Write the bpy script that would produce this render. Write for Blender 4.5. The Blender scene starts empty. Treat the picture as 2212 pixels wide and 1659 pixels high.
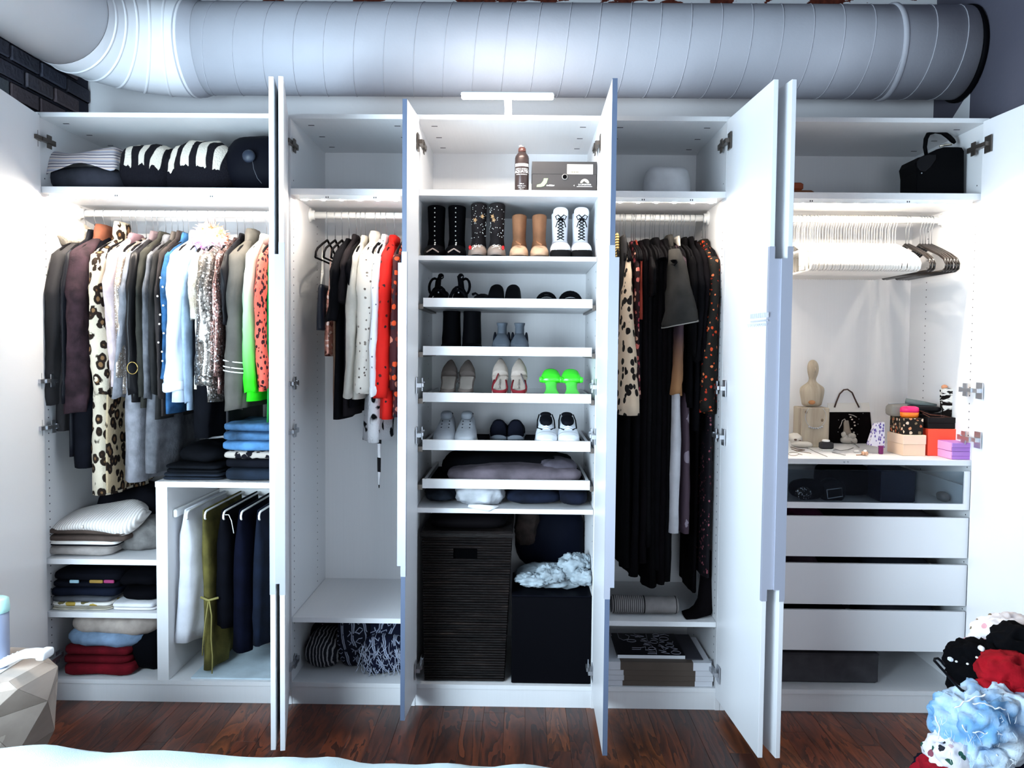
import bpy, math, random
from mathutils import Vector, Matrix, noise
random.seed(7)
S = bpy.context.scene
COL = S.collection
# ---------------------------------------------------------------- camera
FPX = 1768.0
CAM = Vector((1.93658, -3.25072, 1.45500))
PITCH, YAW, ROLL = 0.044701, -0.011299, 0.009819
def _axes():
    cp, sp, cy, sy = math.cos(PITCH), math.sin(PITCH), math.cos(YAW), math.sin(YAW)
    f = Vector((sy*cp, cy*cp, -sp)); r = Vector((cy, -sy, 0)); u = r.cross(f)
    c, s = math.cos(ROLL), math.sin(ROLL)
    return c*r+s*u, -s*r+c*u, f
RI, UP, FW = _axes()
cd = bpy.data.cameras.new('camera'); cam = bpy.data.objects.new('camera', cd); COL.objects.link(cam)
cd.sensor_width = 36.0; cd.lens = 36.0*FPX/2212.0; cd.clip_start = 0.05
m = Matrix((( RI.x, UP.x, -FW.x, CAM.x), (RI.y, UP.y, -FW.y, CAM.y), (RI.z, UP.z, -FW.z, CAM.z), (0, 0, 0, 1)))
cam.matrix_world = m
S.camera = cam
# ---------------------------------------------------------------- light and exposure
S.view_settings.view_transform = 'Standard'; S.view_settings.look = 'None'
S.view_settings.gamma = 1.0; S.view_settings.use_curve_mapping = False
S.view_settings.exposure = 0.0
w = bpy.data.worlds.new('world'); S.world = w; w.use_nodes = True
w.node_tree.nodes['Background'].inputs[0].default_value = (0.55, 0.72, 1.0, 1)
w.node_tree.nodes['Background'].inputs[1].default_value = 0.25
def area(name, loc, target, sx, sy, power, color):
    l = bpy.data.lights.new(name, 'AREA'); l.shape = 'RECTANGLE'; l.size = sx; l.size_y = sy
    l.energy = power; l.color = color
    o = bpy.data.objects.new(name, l); COL.objects.link(o); o.location = loc
    o.rotation_euler = (Vector(target)-Vector(loc)).to_track_quat('-Z', 'Z').to_euler()
    return o
area('unseen_daylight_rear', (2.3, -5.05, 1.15), (1.4, 0, 0.9), 1.7, 1.2, 45, (0.80, 0.90, 1.0))  # unseen rear window light, moved right to brighten the duct elbow
area('window_daylight_left', (-0.06, -2.75, 1.15), (2.4, -0.5, 0.5), 2.3, 1.3, 300, (0.68, 0.86, 1.0))
LED_STRONG, LED_SOFT, LAMP_BAR = 2100.0, 850.0, 240.0
# ---------------------------------------------------------------- helpers
def ray(u, v):
    return FW + RI*((u-1106)/FPX) - UP*((v-829.5)/FPX)
def P(u, v, y):
    d = ray(u, v); return CAM + d*((y-CAM.y)/d.y)
def PZ(u, v, z):
    d = ray(u, v); return CAM + d*((z-CAM.z)/d.z)
def zv(u, v, y): return P(u, v, y).z
def xv(u, v, y): return P(u, v, y).x
def lin(h):
    if isinstance(h, str):
        h = h.lstrip('#'); c = [int(h[i:i+2], 16)/255 for i in (0, 2, 4)]
    else: c = h
    return tuple((x/12.92 if x <= 0.04045 else ((x+0.055)/1.055)**2.4) for x in c)
class NT:
    """small builder for one node material"""
    def __init__(s, name, rough=0.6, metal=0.0, spec=0.4):
        s.m = bpy.data.materials.new(name); s.m.use_nodes = True; s.t = s.m.node_tree
        s.b = s.t.nodes['Principled BSDF']; s.set('Roughness', rough); s.set('Metallic', metal); s.set('Specular IOR Level', spec)
        s._tc = None
    def set(s, k, v): s.b.inputs[k].default_value = v
    def n(s, ty, **kw):
        q = s.t.nodes.new(ty)
        for k, v in kw.items():
            if k.startswith('_'): q.inputs[k[1:]].default_value = v
            else: setattr(q, k, v)
        return q
    def l(s, a, b): s.t.links.new(a, b)
    def co(s, scale=(1, 1, 1), gen=False):
        tc = s.n('ShaderNodeTexCoord'); mp = s.n('ShaderNodeMapping'); mp.inputs['Scale'].default_value = scale
        s.l(tc.outputs['Generated' if gen else 'Object'], mp.inputs['Vector']); return mp.outputs[0]
    def noise(s, scale, co=None, detail=3, dist=0.0):
        q = s.n('ShaderNodeTexNoise'); q.inputs['Scale'].default_value = scale; q.inputs['Detail'].default_value = detail
        q.inputs['Distortion'].default_value = dist
        s.l(co or s.co(), q.inputs['Vector']); return q.outputs['Fac']
    def voro(s, scale, co=None, feat='F1', rnd=1.0):
        q = s.n('ShaderNodeTexVoronoi'); q.feature = feat; q.inputs['Scale'].default_value = scale; q.inputs['Randomness'].default_value = rnd
        s.l(co or s.co(), q.inputs['Vector']); return q
    def ramp(s, fac, stops, const=False):
        q = s.n('ShaderNodeValToRGB'); e = q.color_ramp
        e.interpolation = 'CONSTANT' if const else 'LINEAR'
        while len(e.elements) < len(stops): e.elements.new(1)
        for el, (p, c) in zip(e.elements, stops):
            el.position = p; el.color = (*lin(c), 1) if len(c) != 4 or isinstance(c, str) else c
        s.l(fac, q.inputs[0]); return q.outputs[0]
    def mix(s, fac, a, b, mode='MIX'):
        q = s.n('ShaderNodeMix'); q.data_type = 'RGBA'; q.blend_type = mode
        for sock, v in ((q.inputs[0], fac), (q.inputs[6], a), (q.inputs[7], b)):
            if isinstance(v, (int, float)): sock.default_value = v
            elif isinstance(v, (str, tuple, list)): sock.default_value = (*lin(v), 1)
            else: s.l(v, sock)
        return q.outputs[2]
    def math(s, op, a, b=0.0):
        q = s.n('ShaderNodeMath'); q.operation = op
        for i, v in ((0, a), (1, b)):
            if isinstance(v, (int, float)): q.inputs[i].default_value = v
            else: s.l(v, q.inputs[i])
        return q.outputs[0]
    def color(s, c):
        if isinstance(c, (str, tuple)): s.b.inputs['Base Color'].default_value = (*lin(c), 1)
        else: s.l(c, s.b.inputs['Base Color'])
    def bump(s, h, strength=0.3, dist=0.01):
        q = s.n('ShaderNodeBump'); q.inputs['Strength'].default_value = strength; q.inputs['Distance'].default_value = dist
        s.l(h, q.inputs['Height']); s.l(q.outputs[0], s.b.inputs['Normal'])
CACHE = {}
def cached(fn):
    def g(*a, **k):
        key = (fn.__name__, a, tuple(sorted(k.items())))
        if key not in CACHE: CACHE[key] = fn(*a, **k)
        return CACHE[key]
    return g
@cached
def plain(c, rough=0.5, metal=0.0, spec=None, var=0.0, vs=8.0):
    if spec is None: spec = (0.03 if rough >= 0.5 else 0.12) if max(hexc(c)) < 0.13 and rough > 0.3 else 0.4
    t = NT('plain', rough, metal, spec)
    if var: t.color(t.mix(t.math('MULTIPLY', t.noise(vs), var), c, '#000000'))
    else: t.color(c)
    return t.m
@cached
def fab(c, var=0.25, scale=14.0, rough=0.9, weave=420.0, bs=0.25, spec=0.15, dark=None):
    if max(hexc(c)) < 0.16: spec = 0.04
    t = NT('fabric', rough, 0, spec)
    f = t.ramp(t.noise(scale, detail=5), [(0.3, '#000000'), (0.7, '#ffffff')])
    t.color(t.mix(f, dark or tuple(x*(1-var) for x in hexc(c)), c))
    t.bump(t.noise(weave, detail=2), bs, 0.002); return t.m
def hexc(h):
    h = h.lstrip('#'); return [int(h[i:i+2], 16)/255 for i in (0, 2, 4)]
@cached
def spots(base, spot, scale=26, th=0.35, stretch=(1, 1, 1.0), rough=0.8, rnd=1.0):
    t = NT('spots', rough, 0, 0.2); co = t.co(stretch)
    d = t.math('ADD', t.voro(scale, co, rnd=rnd).outputs['Distance'], t.math('MULTIPLY', t.noise(scale*1.6, co), 0.25))
    t.color(t.ramp(d, [(th, spot), (th+0.04, base)])); t.bump(t.noise(300), 0.2, 0.002); return t.m
@cached
def leopard(base, ring, core, scale=15, fur=0.5, stretch=(1, 1, 0.8)):
    t = NT('leopard', 0.95, 0, 0.1); co = t.co(stretch)
    d = t.math('ADD', t.voro(scale, co).outputs['Distance'], t.math('MULTIPLY', t.noise(scale*1.8, co, 4), 0.32))
    gap = t.math('GREATER_THAN', t.noise(scale*1.1, co, 2), 0.66)
    c = t.ramp(d, [(0.36, core), (0.42, ring), (0.62, ring), (0.67, base)])
    c = t.mix(gap, c, base); c = t.mix(t.math('MULTIPLY', t.noise(5), 0.45), c, '#6b5a48', 'MULTIPLY')
    t.color(c); t.bump(t.noise(160, detail=4), fur, 0.006); return t.m
@cached
def floral(base, cols, scale=30, th=0.32, rough=0.75, amt=0.5):
    t = NT('floral', rough, 0, 0.2); co = t.co()
    v = t.voro(scale, co); d = t.math('ADD', v.outputs['Distance'], t.math('MULTIPLY', t.noise(scale*2.2, co, 3), 0.35))
    pick = t.n('ShaderNodeSeparateColor'); t.l(v.outputs['Color'], pick.inputs[0])
    st = [(0.0, cols[0])] + [((i+1)*amt/len(cols)+0.02, c) for i, c in enumerate(cols[1:])] + [(amt+0.05, base)]
    fl = t.ramp(pick.outputs[0], st, True)
    t.color(t.mix(t.math('LESS_THAN', d, th+0.12), base, fl)); return t.m
@cached
def sequin(c, lo, scale=210, rough=0.25, glint='#ffffff'):
    t = NT('sequin', rough, 0.75, 0.6); v = t.voro(scale, t.co())
    pick = t.n('ShaderNodeSeparateColor'); t.l(v.outputs['Color'], pick.inputs[0])
    t.color(t.ramp(pick.outputs[0], [(0.0, lo), (0.55, c), (0.86, c), (0.93, glint)]))
    q = t.n('ShaderNodeBump'); q.inputs['Strength'].default_value = 0.9; q.inputs['Distance'].default_value = 0.01
    t.l(pick.outputs[1], q.inputs['Height']); t.l(q.outputs[0], t.b.inputs['Normal']); return t.m
@cached
def ombre(c1, c2, z0, z1, rough=0.8):
    t = NT('ombre', rough, 0, 0.2); tc = t.n('ShaderNodeTexCoord'); sp = t.n('ShaderNodeSeparateXYZ'); t.l(tc.outputs['Object'], sp.inputs[0])
    mr = t.n('ShaderNodeMapRange'); mr.inputs[1].default_value = z0; mr.inputs[2].default_value = z1; t.l(sp.outputs[2], mr.inputs[0])
    t.color(t.ramp(mr.outputs[0], [(0, c2), (1, c1)])); t.bump(t.noise(300), 0.15, 0.002); return t.m
@cached
def stripes(cols, axis=2, scale=40.0, rough=0.85, wob=0.0, offset=0.0):
    t = NT('stripes', rough, 0, 0.2); tc = t.n('ShaderNodeTexCoord'); sp = t.n('ShaderNodeSeparateXYZ'); t.l(tc.outputs['Object'], sp.inputs[0])
    h = t.math('ADD', t.math('MULTIPLY', sp.outputs[axis], scale), offset)
    if wob: h = t.math('ADD', h, t.math('MULTIPLY', t.noise(9, detail=4), wob))
    fr = t.math('FRACT', h); n = len(cols)
    t.color(t.ramp(fr, [(i/n, c) for i, c in enumerate(cols)], True)); t.bump(t.noise(260), 0.2, 0.002); return t.m
@cached
def zebra(a, b, scale=9, stretch=(1, 1, 0.35), th=0.5, dist=2.0):
    t = NT('zebra', 0.95, 0, 0.1); f = t.noise(scale, t.co(stretch), 2, dist)
    t.color(t.ramp(f, [(th-0.02, a), (th+0.02, b)])); t.bump(t.noise(140, detail=4), 0.5, 0.008); return t.m
@cached
def emit(c, s):
    m_ = bpy.data.materials.new('glow'); m_.use_nodes = True; b = m_.node_tree.nodes['Principled BSDF']
    b.inputs['Base Color'].default_value = (*lin(c), 1); b.inputs['Emission Color'].default_value = (*lin(c), 1); b.inputs['Emission Strength'].default_value = s
    return m_
@cached
def wood(c1, c2, axis=2, scale=7.0, rough=0.6, stretch=0.08, rings=6.0):
    t = NT('wood', rough, 0, 0.35); sc = [1, 1, 1]; sc[axis] = stretch
    co = t.co(tuple(sc)); a = t.noise(scale, co, 5, 1.2); b = t.noise(scale*9, co, 3)
    f = t.math('FRACT', t.math('MULTIPLY', a, rings))
    f = t.math('ADD', t.math('MULTIPLY', f, 0.7), t.math('MULTIPLY', b, 0.3))
    t.color(t.ramp(f, [(0.1, c1), (0.9, c2)])); t.bump(f, 0.15, 0.003); return t.m
@cached
def glass(c, rough=0.02, trans=1.0):
    t = NT('glass', rough, 0, 0.5); t.color(c); t.set('Transmission Weight', trans); t.set('IOR', 1.3); return t.m
def origin(p):
    while p and p.parent: p = p.parent
    return p.location.copy() if p else Vector()
class MB:
    """collects primitives; build() links them as one mesh object"""
    def __init__(s): s.v = []; s.f = []; s.mi = []; s.cur = 0
    def add(s, vs, fs):
        o = len(s.v); s.v += [Vector(p) for p in vs]; s.f += [tuple(i+o for i in f) for f in fs]; s.mi += [s.cur]*len(fs); return s
    def box(s, a, b):
        (x0, y0, z0), (x1, y1, z1) = a, b
        return s.add([(x0,y0,z0),(x1,y0,z0),(x1,y1,z0),(x0,y1,z0),(x0,y0,z1),(x1,y0,z1),(x1,y1,z1),(x0,y1,z1)],
                     [(3,2,1,0),(4,5,6,7),(0,1,5,4),(1,2,6,5),(2,3,7,6),(3,0,4,7)])
    def obox(s, o, ax, ay, az):
        o, ax, ay, az = map(Vector, (o, ax, ay, az))
        return s.add([o, o+ax, o+ax+ay, o+ay, o+az, o+ax+az, o+ax+ay+az, o+ay+az],
                     [(3,2,1,0),(4,5,6,7),(0,1,5,4),(1,2,6,5),(2,3,7,6),(3,0,4,7)])
    def rbox(s, a, b, r=0.003):
        """box with chamfered edges"""
        (x0, y0, z0), (x1, y1, z1) = a, b; r = min(r, (x1-x0)*0.45, (y1-y0)*0.45, (z1-z0)*0.45)
        def ring(z, i): return [(x0+i+r,y0+i,z),(x1-i-r,y0+i,z),(x1-i,y0+i+r,z),(x1-i,y1-i-r,z),(x1-i-r,y1-i,z),(x0+i+r,y1-i,z),(x0+i,y1-i-r,z),(x0+i,y0+i+r,z)]
        return s.loft([ring(z0, r), ring(z0+r, 0), ring(z1-r, 0), ring(z1, r)])
    def loft(s, rings, cap=True, close=True):
        n = len(rings[0]); vs = [p for r in rings for p in r]; fs = []
        for i in range(len(rings)-1):
            for j in range(n if close else n-1):
                a, b = i*n+j, i*n+(j+1) % n; fs.append((a, b, b+n, a+n))
        if cap: fs.append(tuple(range(n-1, -1, -1))); k = (len(rings)-1)*n; fs.append(tuple(range(k, k+n)))
        return s.add(vs, fs)
    def tube(s, pts, r, n=8, cap=True):
        pts = [Vector(p) for p in pts]; rings = []; up = None
        for i, p in enumerate(pts):
            t = (pts[min(i+1, len(pts)-1)]-pts[max(i-1, 0)]).normalized()
            if up is None:
                up = Vector((0, 0, 1)) if abs(t.z) < 0.9 else Vector((0, 1, 0))
            a = t.cross(up).normalized(); b = a.cross(t).normalized(); up = b
            rr = r[i] if isinstance(r, (list, tuple)) else r
            rings.append([p+(a*math.cos(k*2*math.pi/n)+b*math.sin(k*2*math.pi/n))*rr for k in range(n)])
        return s.loft(rings, cap)
    def lathe(s, c, prof, n=20, axis='z'):
        rings = []
        for r, h in prof:
            q = []
            for k in range(n):
                a = k*2*math.pi/n; x, y = r*math.cos(a), r*math.sin(a)
                q.append((c[0]+x, c[1]+y, c[2]+h) if axis == 'z' else ((c[0]+x, c[1]-h, c[2]+y) if axis == 'y' else (c[0]+h, c[1]+x, c[2]+y)))
            rings.append(q)
        return s.loft(rings)
    def prism(s, poly, d):
        """poly: points of a planar outline, d: extrusion vector"""
        d = Vector(d); a = [Vector(p) for p in poly]; return s.loft([a, [p+d for p in a]])
    def ball(s, c, r, n=8, m=6):
        rx, ry, rz = r if isinstance(r, (tuple, list)) else (r, r, r)
        return s.loft([[(c[0]+rx*math.sin(t)*math.cos(k*2*math.pi/n), c[1]+ry*math.sin(t)*math.sin(k*2*math.pi/n), c[2]-rz*math.cos(t)) for k in range(n)]
                       for t in [0.02+(math.pi-0.04)*i/m for i in range(m+1)]])
    def blob(s, c, r, e=0.5, e2=None, amp=0.0, freq=6.0, n=28, m=14, seed=0, flat=False, ridge=False, rz=0.0, wrk=0.25):
        """superellipsoid with noise: folded or crumpled cloth"""
        e2 = e if e2 is None else e2
        def sp(x, p): return math.copysign(abs(x)**p, x)
        rings = []; cr, sr = math.cos(rz), math.sin(rz)
        for i in range(m+1):
            t = -math.pi/2+0.03+(math.pi-0.06)*i/m; q = []
            for k in range(n):
                a = k*2*math.pi/n
                d = Vector((sp(math.cos(t), e2)*sp(math.cos(a), e), sp(math.cos(t), e2)*sp(math.sin(a), e), sp(math.sin(t), e2)))
                p = Vector((d.x*r[0], d.y*r[1], d.z*r[2]))
                if amp:
                    sv = p*freq+Vector((seed*3.1, seed*1.7, seed*2.3))
                    f = noise.noise(sv)+0.5*noise.noise(sv*2.1)+wrk*noise.noise(sv*4.3+Vector((5, 1, 2)))
                    if ridge: f = 0.5-abs(f)*2.0
                    p = p + d*(amp*f)
                if flat and p.z < -r[2]*0.9: p.z = -r[2]
                q.append((c[0]+p.x*cr-p.y*sr, c[1]+p.x*sr+p.y*cr, c[2]+p.z))
            rings.append(q)
        return s.loft(rings)
    def build(s, name, mat, parent=None, smooth=False, bevel=0.0, sub=0):
        o_ = origin(parent)
        me = bpy.data.meshes.new(name); me.from_pydata([tuple(p-o_) for p in s.v], [], s.f)
        for mt in (mat if isinstance(mat, (list, tuple)) else [mat]): me.materials.append(mt)
        if isinstance(mat, (list, tuple)): me.polygons.foreach_set('material_index', s.mi)
        if smooth: me.polygons.foreach_set('use_smooth', [True]*len(me.polygons))
        me.update()
        ob = bpy.data.objects.new(name, me); COL.objects.link(ob)
        if parent: ob.parent = parent
        if bevel:
            b = ob.modifiers.new('bevel', 'BEVEL'); b.width = bevel; b.segments = 2; b.limit_method = 'ANGLE'
        if sub:
            b = ob.modifiers.new('sub', 'SUBSURF'); b.levels = sub; b.render_levels = sub
        return ob
def thing(name, label, cat, loc, group=None):
    o = bpy.data.objects.new(name, None); COL.objects.link(o); o.location = loc; o.empty_display_size = 0.05
    o['label'] = label; o['category'] = cat
    if group: o['group'] = group
    return o
def tag(o, label, cat, group=None, kind=None):
    o['label'] = label; o['category'] = cat
    if group: o['group'] = group
    if kind: o['kind'] = kind
    return o
def solo(mb, name, mat, label, cat, group=None, smooth=False, **k):
    """a thing that is one mesh, its origin at its base"""
    xs = [p.x for p in mb.v]; ys = [p.y for p in mb.v]; zs = [p.z for p in mb.v]
    c = Vector(((min(xs)+max(xs))/2, (min(ys)+max(ys))/2, min(zs)))
    mb.v = [p-c for p in mb.v]; o = mb.build(name, mat, None, smooth, **k); o.location = c
    return tag(o, label, cat, group)
def dup(root, loc, label=None, group=None):
    c = root.copy(); COL.objects.link(c); c.location = loc
    if label: c['label'] = label
    if group: c['group'] = group
    for ch in list(root.children):
        d = ch.copy(); COL.objects.link(d); d.parent = c
        for g in list(ch.children):
            e = g.copy(); COL.objects.link(e); e.parent = d
    return c
def struct(mb, name, mat, parent=None, **k):
    o = mb.build(name, mat, parent, **k); o['kind'] = 'structure'; return o
# ---------------------------------------------------------------- common materials
MELA = None
def _mela():
    t = NT('white_melamine', 0.38, 0, 0.4); t.color(t.mix(t.noise(3.0, t.co((40, 1, 1)), 3), '#dfdfe1', '#e4e4e6')); return t.m
MELA = _mela()
DOORM = plain('#e7e7ea', 0.36)
METAL = plain('#b9bcc2', 0.3, 0.9)
DARKMETAL = plain('#6a625c', 0.35, 0.8)
ALU = plain('#b4b6c4', 0.45, 0.35)
WHITE = plain('#f2f2f0', 0.5)
BLACK = plain('#07070a', 0.6)
BLACKGLOSS = plain('#0a090a', 0.25)
HOLE = plain('#2b2b30', 0.9)
# ---------------------------------------------------------------- room
XL, XR, YB, YF, ZC = -0.085, 3.825, 0.60, -5.15, 3.25
def floor_tone(i):
    r = random.Random(i)
    t = NT('plank', 0.32+0.1*r.random(), 0, 0.5)
    tc = t.n('ShaderNodeTexCoord'); mp = t.n('ShaderNodeMapping'); mp.inputs['Location'].default_value = (r.random()*9, r.random()*9, 0); mp.inputs['Scale'].default_value = (1, 0.16, 1)
    t.l(tc.outputs['Object'], mp.inputs[0])
    a = t.noise(9, mp.outputs[0], 4, 1.5); f = t.math('FRACT', t.math('MULTIPLY', a, 7.0)); b = t.noise(130, mp.outputs[0], 2)
    g = t.math('ADD', t.math('MULTIPLY', f, 0.65), t.math('MULTIPLY', b, 0.35))
    cs = [('#241009', '#662f1a'), ('#28120c', '#6e361d'), ('#200e0a', '#562918'), ('#2c150c', '#773f20')][i % 4]
    t.color(t.ramp(g, [(0.15, cs[0]), (0.9, cs[1])])); t.bump(g, 0.25, 0.002); return t.m
floor = struct(MB().box((XL-0.1, YF-0.1, -0.06), (XR+0.1, YB+0.1, -0.012)), 'floor', plain('#170b08', 0.9))
FM = [floor_tone(i) for i in range(8)]
rr = random.Random(3); pw = 0.082; x = XL
while x < XR:
    x1 = min(x+pw, XR); y = -1.75+rr.random()*0.7-0.8
    while y < YB:
        y1 = min(y+0.9+rr.random()*0.9, YB)
        if y1 > -1.9:
            MB().rbox((x+0.0003, y+0.0003, -0.012), (x1-0.0003, y1-0.0003, 0.0), 0.0008).build('plank', FM[rr.randrange(8)], floor)
        y = y1
    x = x1
MB().box((XL, YF, -0.012), (XR, -2.6, -0.001)).build('subfloor', FM[1], floor)
def wall_back_mat():
    t = NT('back_plaster', 0.8, 0, 0.2); tc = t.n('ShaderNodeTexCoord'); sp = t.n('ShaderNodeSeparateXYZ'); t.l(tc.outputs['Object'], sp.inputs[0])
    patch = t.math('GREATER_THAN', t.noise(7, t.co((1, 1, 2.5)), 6), 0.52)
    up = t.math('GREATER_THAN', sp.outputs[2], 2.99)
    f = t.math('MULTIPLY', patch, up)
    brick = t.ramp(t.noise(40), [(0.3, '#3b1712'), (0.7, '#6e3425')])
    t.color(t.mix(f, t.mix(t.noise(3), '#d7d8dc', '#e3e4e7'), brick)); t.bump(t.noise(60), 0.15, 0.004); return t.m
struct(MB().box((XL-0.1, YB, 0), (XR+0.1, YB+0.1, ZC)), 'wall_back', wall_back_mat())
DARKW = NT('dark_paint', 0.85, 0, 0.15); DARKW.color(DARKW.mix(DARKW.noise(2.2), '#4a4a58', '#5d5b66')); DARKW.bump(DARKW.noise(50), 0.2, 0.004)
# right wall with the round hole for the duct
struct(MB().box((XR, YF, 0), (XR+0.1, YB, ZC)), 'wall_right', DARKW.m)
LB = NT('brick_wall_base', 0.9, 0, 0.1); LB.color('#363742')
wl = MB().box((XL-0.1, -1.45, 0), (XL-0.012, YB, ZC)).box((XL-0.1, YF, 0), (XL-0.012, -4.0, ZC)).box((XL-0.1, -4.0, 0), (XL-0.012, -1.45, 0.40)).box((XL-0.1, -4.0, 1.90), (XL-0.012, -1.45, ZC))
wall_l = struct(wl, 'wall_left', LB.m)
BM = []
for i in range(6):
    t = NT('painted_brick', 0.85, 0, 0.15); a = ['#4c4d5a', '#484953', '#54515a', '#434654', '#59535a', '#50555c'][i]
    t.color(t.mix(t.ramp(t.noise(9, detail=5), [(0.35, '#000000'), (0.7, '#ffffff')]), a, ['#5b5558', '#3d3d49', '#575862', '#494b58', '#5f5356', '#51565a'][i])); t.bump(t.noise(45, detail=5), 0.6, 0.01); BM.append(t.m)
rr = random.Random(11); z = 2.12; row = 0
while z < 3.2:
    y = YB-(0.1 if row % 2 else 0.0)
    while y > -1.35:
        y0 = max(y-0.2, -1.4)
        j = rr.random()*0.008
        MB().rbox((XL-0.014, y0+0.006, z+0.005), (XL-0.004+j, y-0.006, z+0.067), 0.006).build('brick', BM[rr.randrange(6)], wall_l)
        y = y0
    z += 0.074; row += 1
struct(MB().box((XL-0.1, YF, ZC), (XR+0.1, YB+0.1, ZC+0.1)), 'ceiling', plain('#3a3a44', 0.9))
struct(MB().box((XL-0.1, YF-0.1, 0), (XR+0.1, YF, 0.5)).box((XL-0.1, YF-0.1, 2.6), (XR+0.1, YF, ZC)).box((XL-0.1, YF-0.1, 0.5), (1.4, YF, 2.6)).box((3.2, YF-0.1, 0.5), (XR+0.1, YF, 2.6)), 'wall_rear', plain('#c9c9cc', 0.8))
for nm, a, b in (('unseen_window_1', (1.4, YF-0.08), (3.2, YF-0.02)),):  # unseen rear window frame, placed to go with the added light
    fr = MB().box((a[0], a[1], 0.5), (a[0]+0.06, b[1], 2.6)).box((b[0]-0.06, a[1], 0.5), (b[0], b[1], 2.6)).box((a[0], a[1], 0.5), (b[0], b[1], 0.56)).box((a[0], a[1], 2.54), (b[0], b[1], 2.6)).box((2.27, a[1], 0.5), (2.33, b[1], 2.6))
    struct(fr, nm, WHITE)
struct(MB().box((XL-0.1, -4.0, 0.40), (XL-0.03, -3.94, 1.90)).box((XL-0.1, -1.51, 0.40), (XL-0.03, -1.45, 1.90)).box((XL-0.1, -4.0, 0.40), (XL-0.03, -1.45, 0.46)).box((XL-0.1, -4.0, 1.84), (XL-0.03, -1.45, 1.90)).box((XL-0.1, -2.75, 0.40), (XL-0.03, -2.69, 1.90)), 'window_2', WHITE)
# small white patch board low on the right wall, just over the wardrobe
q0, q1, q2 = Vector((XR, 0.40, 2.40)), Vector((XR, 0.235, 2.40)), Vector((XR, 0.235, 2.585))
struct(MB().prism([(XR-0.003, 0.46, 2.40), (XR-0.003, 0.46, 2.46), (XR-0.003, 0.29, 2.56), (XR-0.003, 0.29, 2.40)], (0.004, 0, 0)), 'trim_1', plain('#d9dce0', 0.8))
# ---------------------------------------------------------------- the big spiral duct
DU = NT('duct_paint', 0.62, 0.0, 0.45); DU.color(DU.mix(DU.noise(5, detail=5), '#a8a8b0', '#b6b6be')); DU.bump(DU.noise(90, detail=3), 0.12, 0.003)
DY, DZ, DR = 0.345, 2.735, 0.19
duct = thing('air_duct', 'long pale grey spiral duct with an elbow, under the ceiling above the wardrobe', 'duct', (1.9, DY, DZ-DR))
def duct_ring(c, ax, r, n=48):
    ax = Vector(ax).normalized(); a = Vector((0, 0, 1)); b = ax.cross(a).normalized(); a = b.cross(ax).normalized()
    return [Vector(c)+(a*math.cos(k*2*math.pi/n)+b*math.sin(k*2*math.pi/n))*r for k in range(n)]
mb = MB(); mb.loft([duct_ring((x_, DY, DZ), (1, 0, 0), DR) for x_ in (0.50, 1.2, 1.9, 2.6, 3.2, XR-0.002)])
mb.build('duct_pipe', DU.m, duct, True)
# spiral lock seam wound round the pipe
sm = MB(); pts = []
pitch = 0.125; turns = int((XR-0.02-0.55)/pitch)
for i in range(turns*28+1):
    a = -i*2*math.pi/28; pts.append((0.55+pitch*i/28, DY+math.cos(a)*(DR+0.0005), DZ+math.sin(a)*(DR+0.0005)))
sm.tube(pts, 0.0022, 5); sm.build('spiral_seam', DU.m, duct, True)
for xx, zo in ((3.49, 0), (3.811, -0.005)): DZ_ = DZ; DZ = DZ_+zo; MB().loft([duct_ring((xx-0.012, DY, DZ), (1, 0, 0), DR+0.002), duct_ring((xx-0.006, DY, DZ), (1, 0, 0), DR+0.008), duct_ring((xx+0.006, DY, DZ), (1, 0, 0), DR+0.008), duct_ring((xx+0.012, DY, DZ), (1, 0, 0), DR+0.002)]).build('joint_band' if xx < 3.6 else 'wall_gap', DU.m if xx < 3.6 else BLACK, duct, True); DZ = DZ_
# elbow of gores sweeping towards the room on the left
EX, RB = 0.50, 0.375
def gore(a):
    return Vector((EX-RB*math.sin(a), DY-RB+RB*math.cos(a), DZ)), Vector((math.cos(a), math.sin(a), 0))
ELB = plain('#f0f0f4', 0.5)  # whiter than the pipe: bright daylight on the elbow put into its colour
na = 6
for i in range(na):
    a0, a1 = math.pi/2*i/na, math.pi/2*(i+1)/na
    c0, t0 = gore(a0); c1, t1 = gore(a1); r0 = DR+0.010-0.0010*i
    MB().loft([duct_ring(c0, t0, r0), duct_ring(c1, t1, r0)], cap=False).build('elbow_segment', ELB, duct, True)
    MB().loft([duct_ring(c0+t0*e, t0, r0+f) for e, f in ((-0.006, 0.0005), (-0.003, 0.004), (0.003, 0.004), (0.006, 0.0005))], cap=False).build('elbow_seam', ELB, duct, True)
c0, t0 = gore(math.pi/2)
MB().loft([duct_ring(c0, (0, 1, 0), DR+0.004), duct_ring(c0+Vector((0, -2.2, 0.0)), (0, 1, 0), DR+0.004)]).build('duct_branch', ELB, duct, True)
MB().loft([duct_ring((x_, DY, DZ), (1, 0, 0), r_) for x_, r_ in ((0.488, DR+0.012), (0.53, DR+0.010), (0.56, DR+0.001))], cap=False).build('elbow_collar', DU.m, duct, True)
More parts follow.
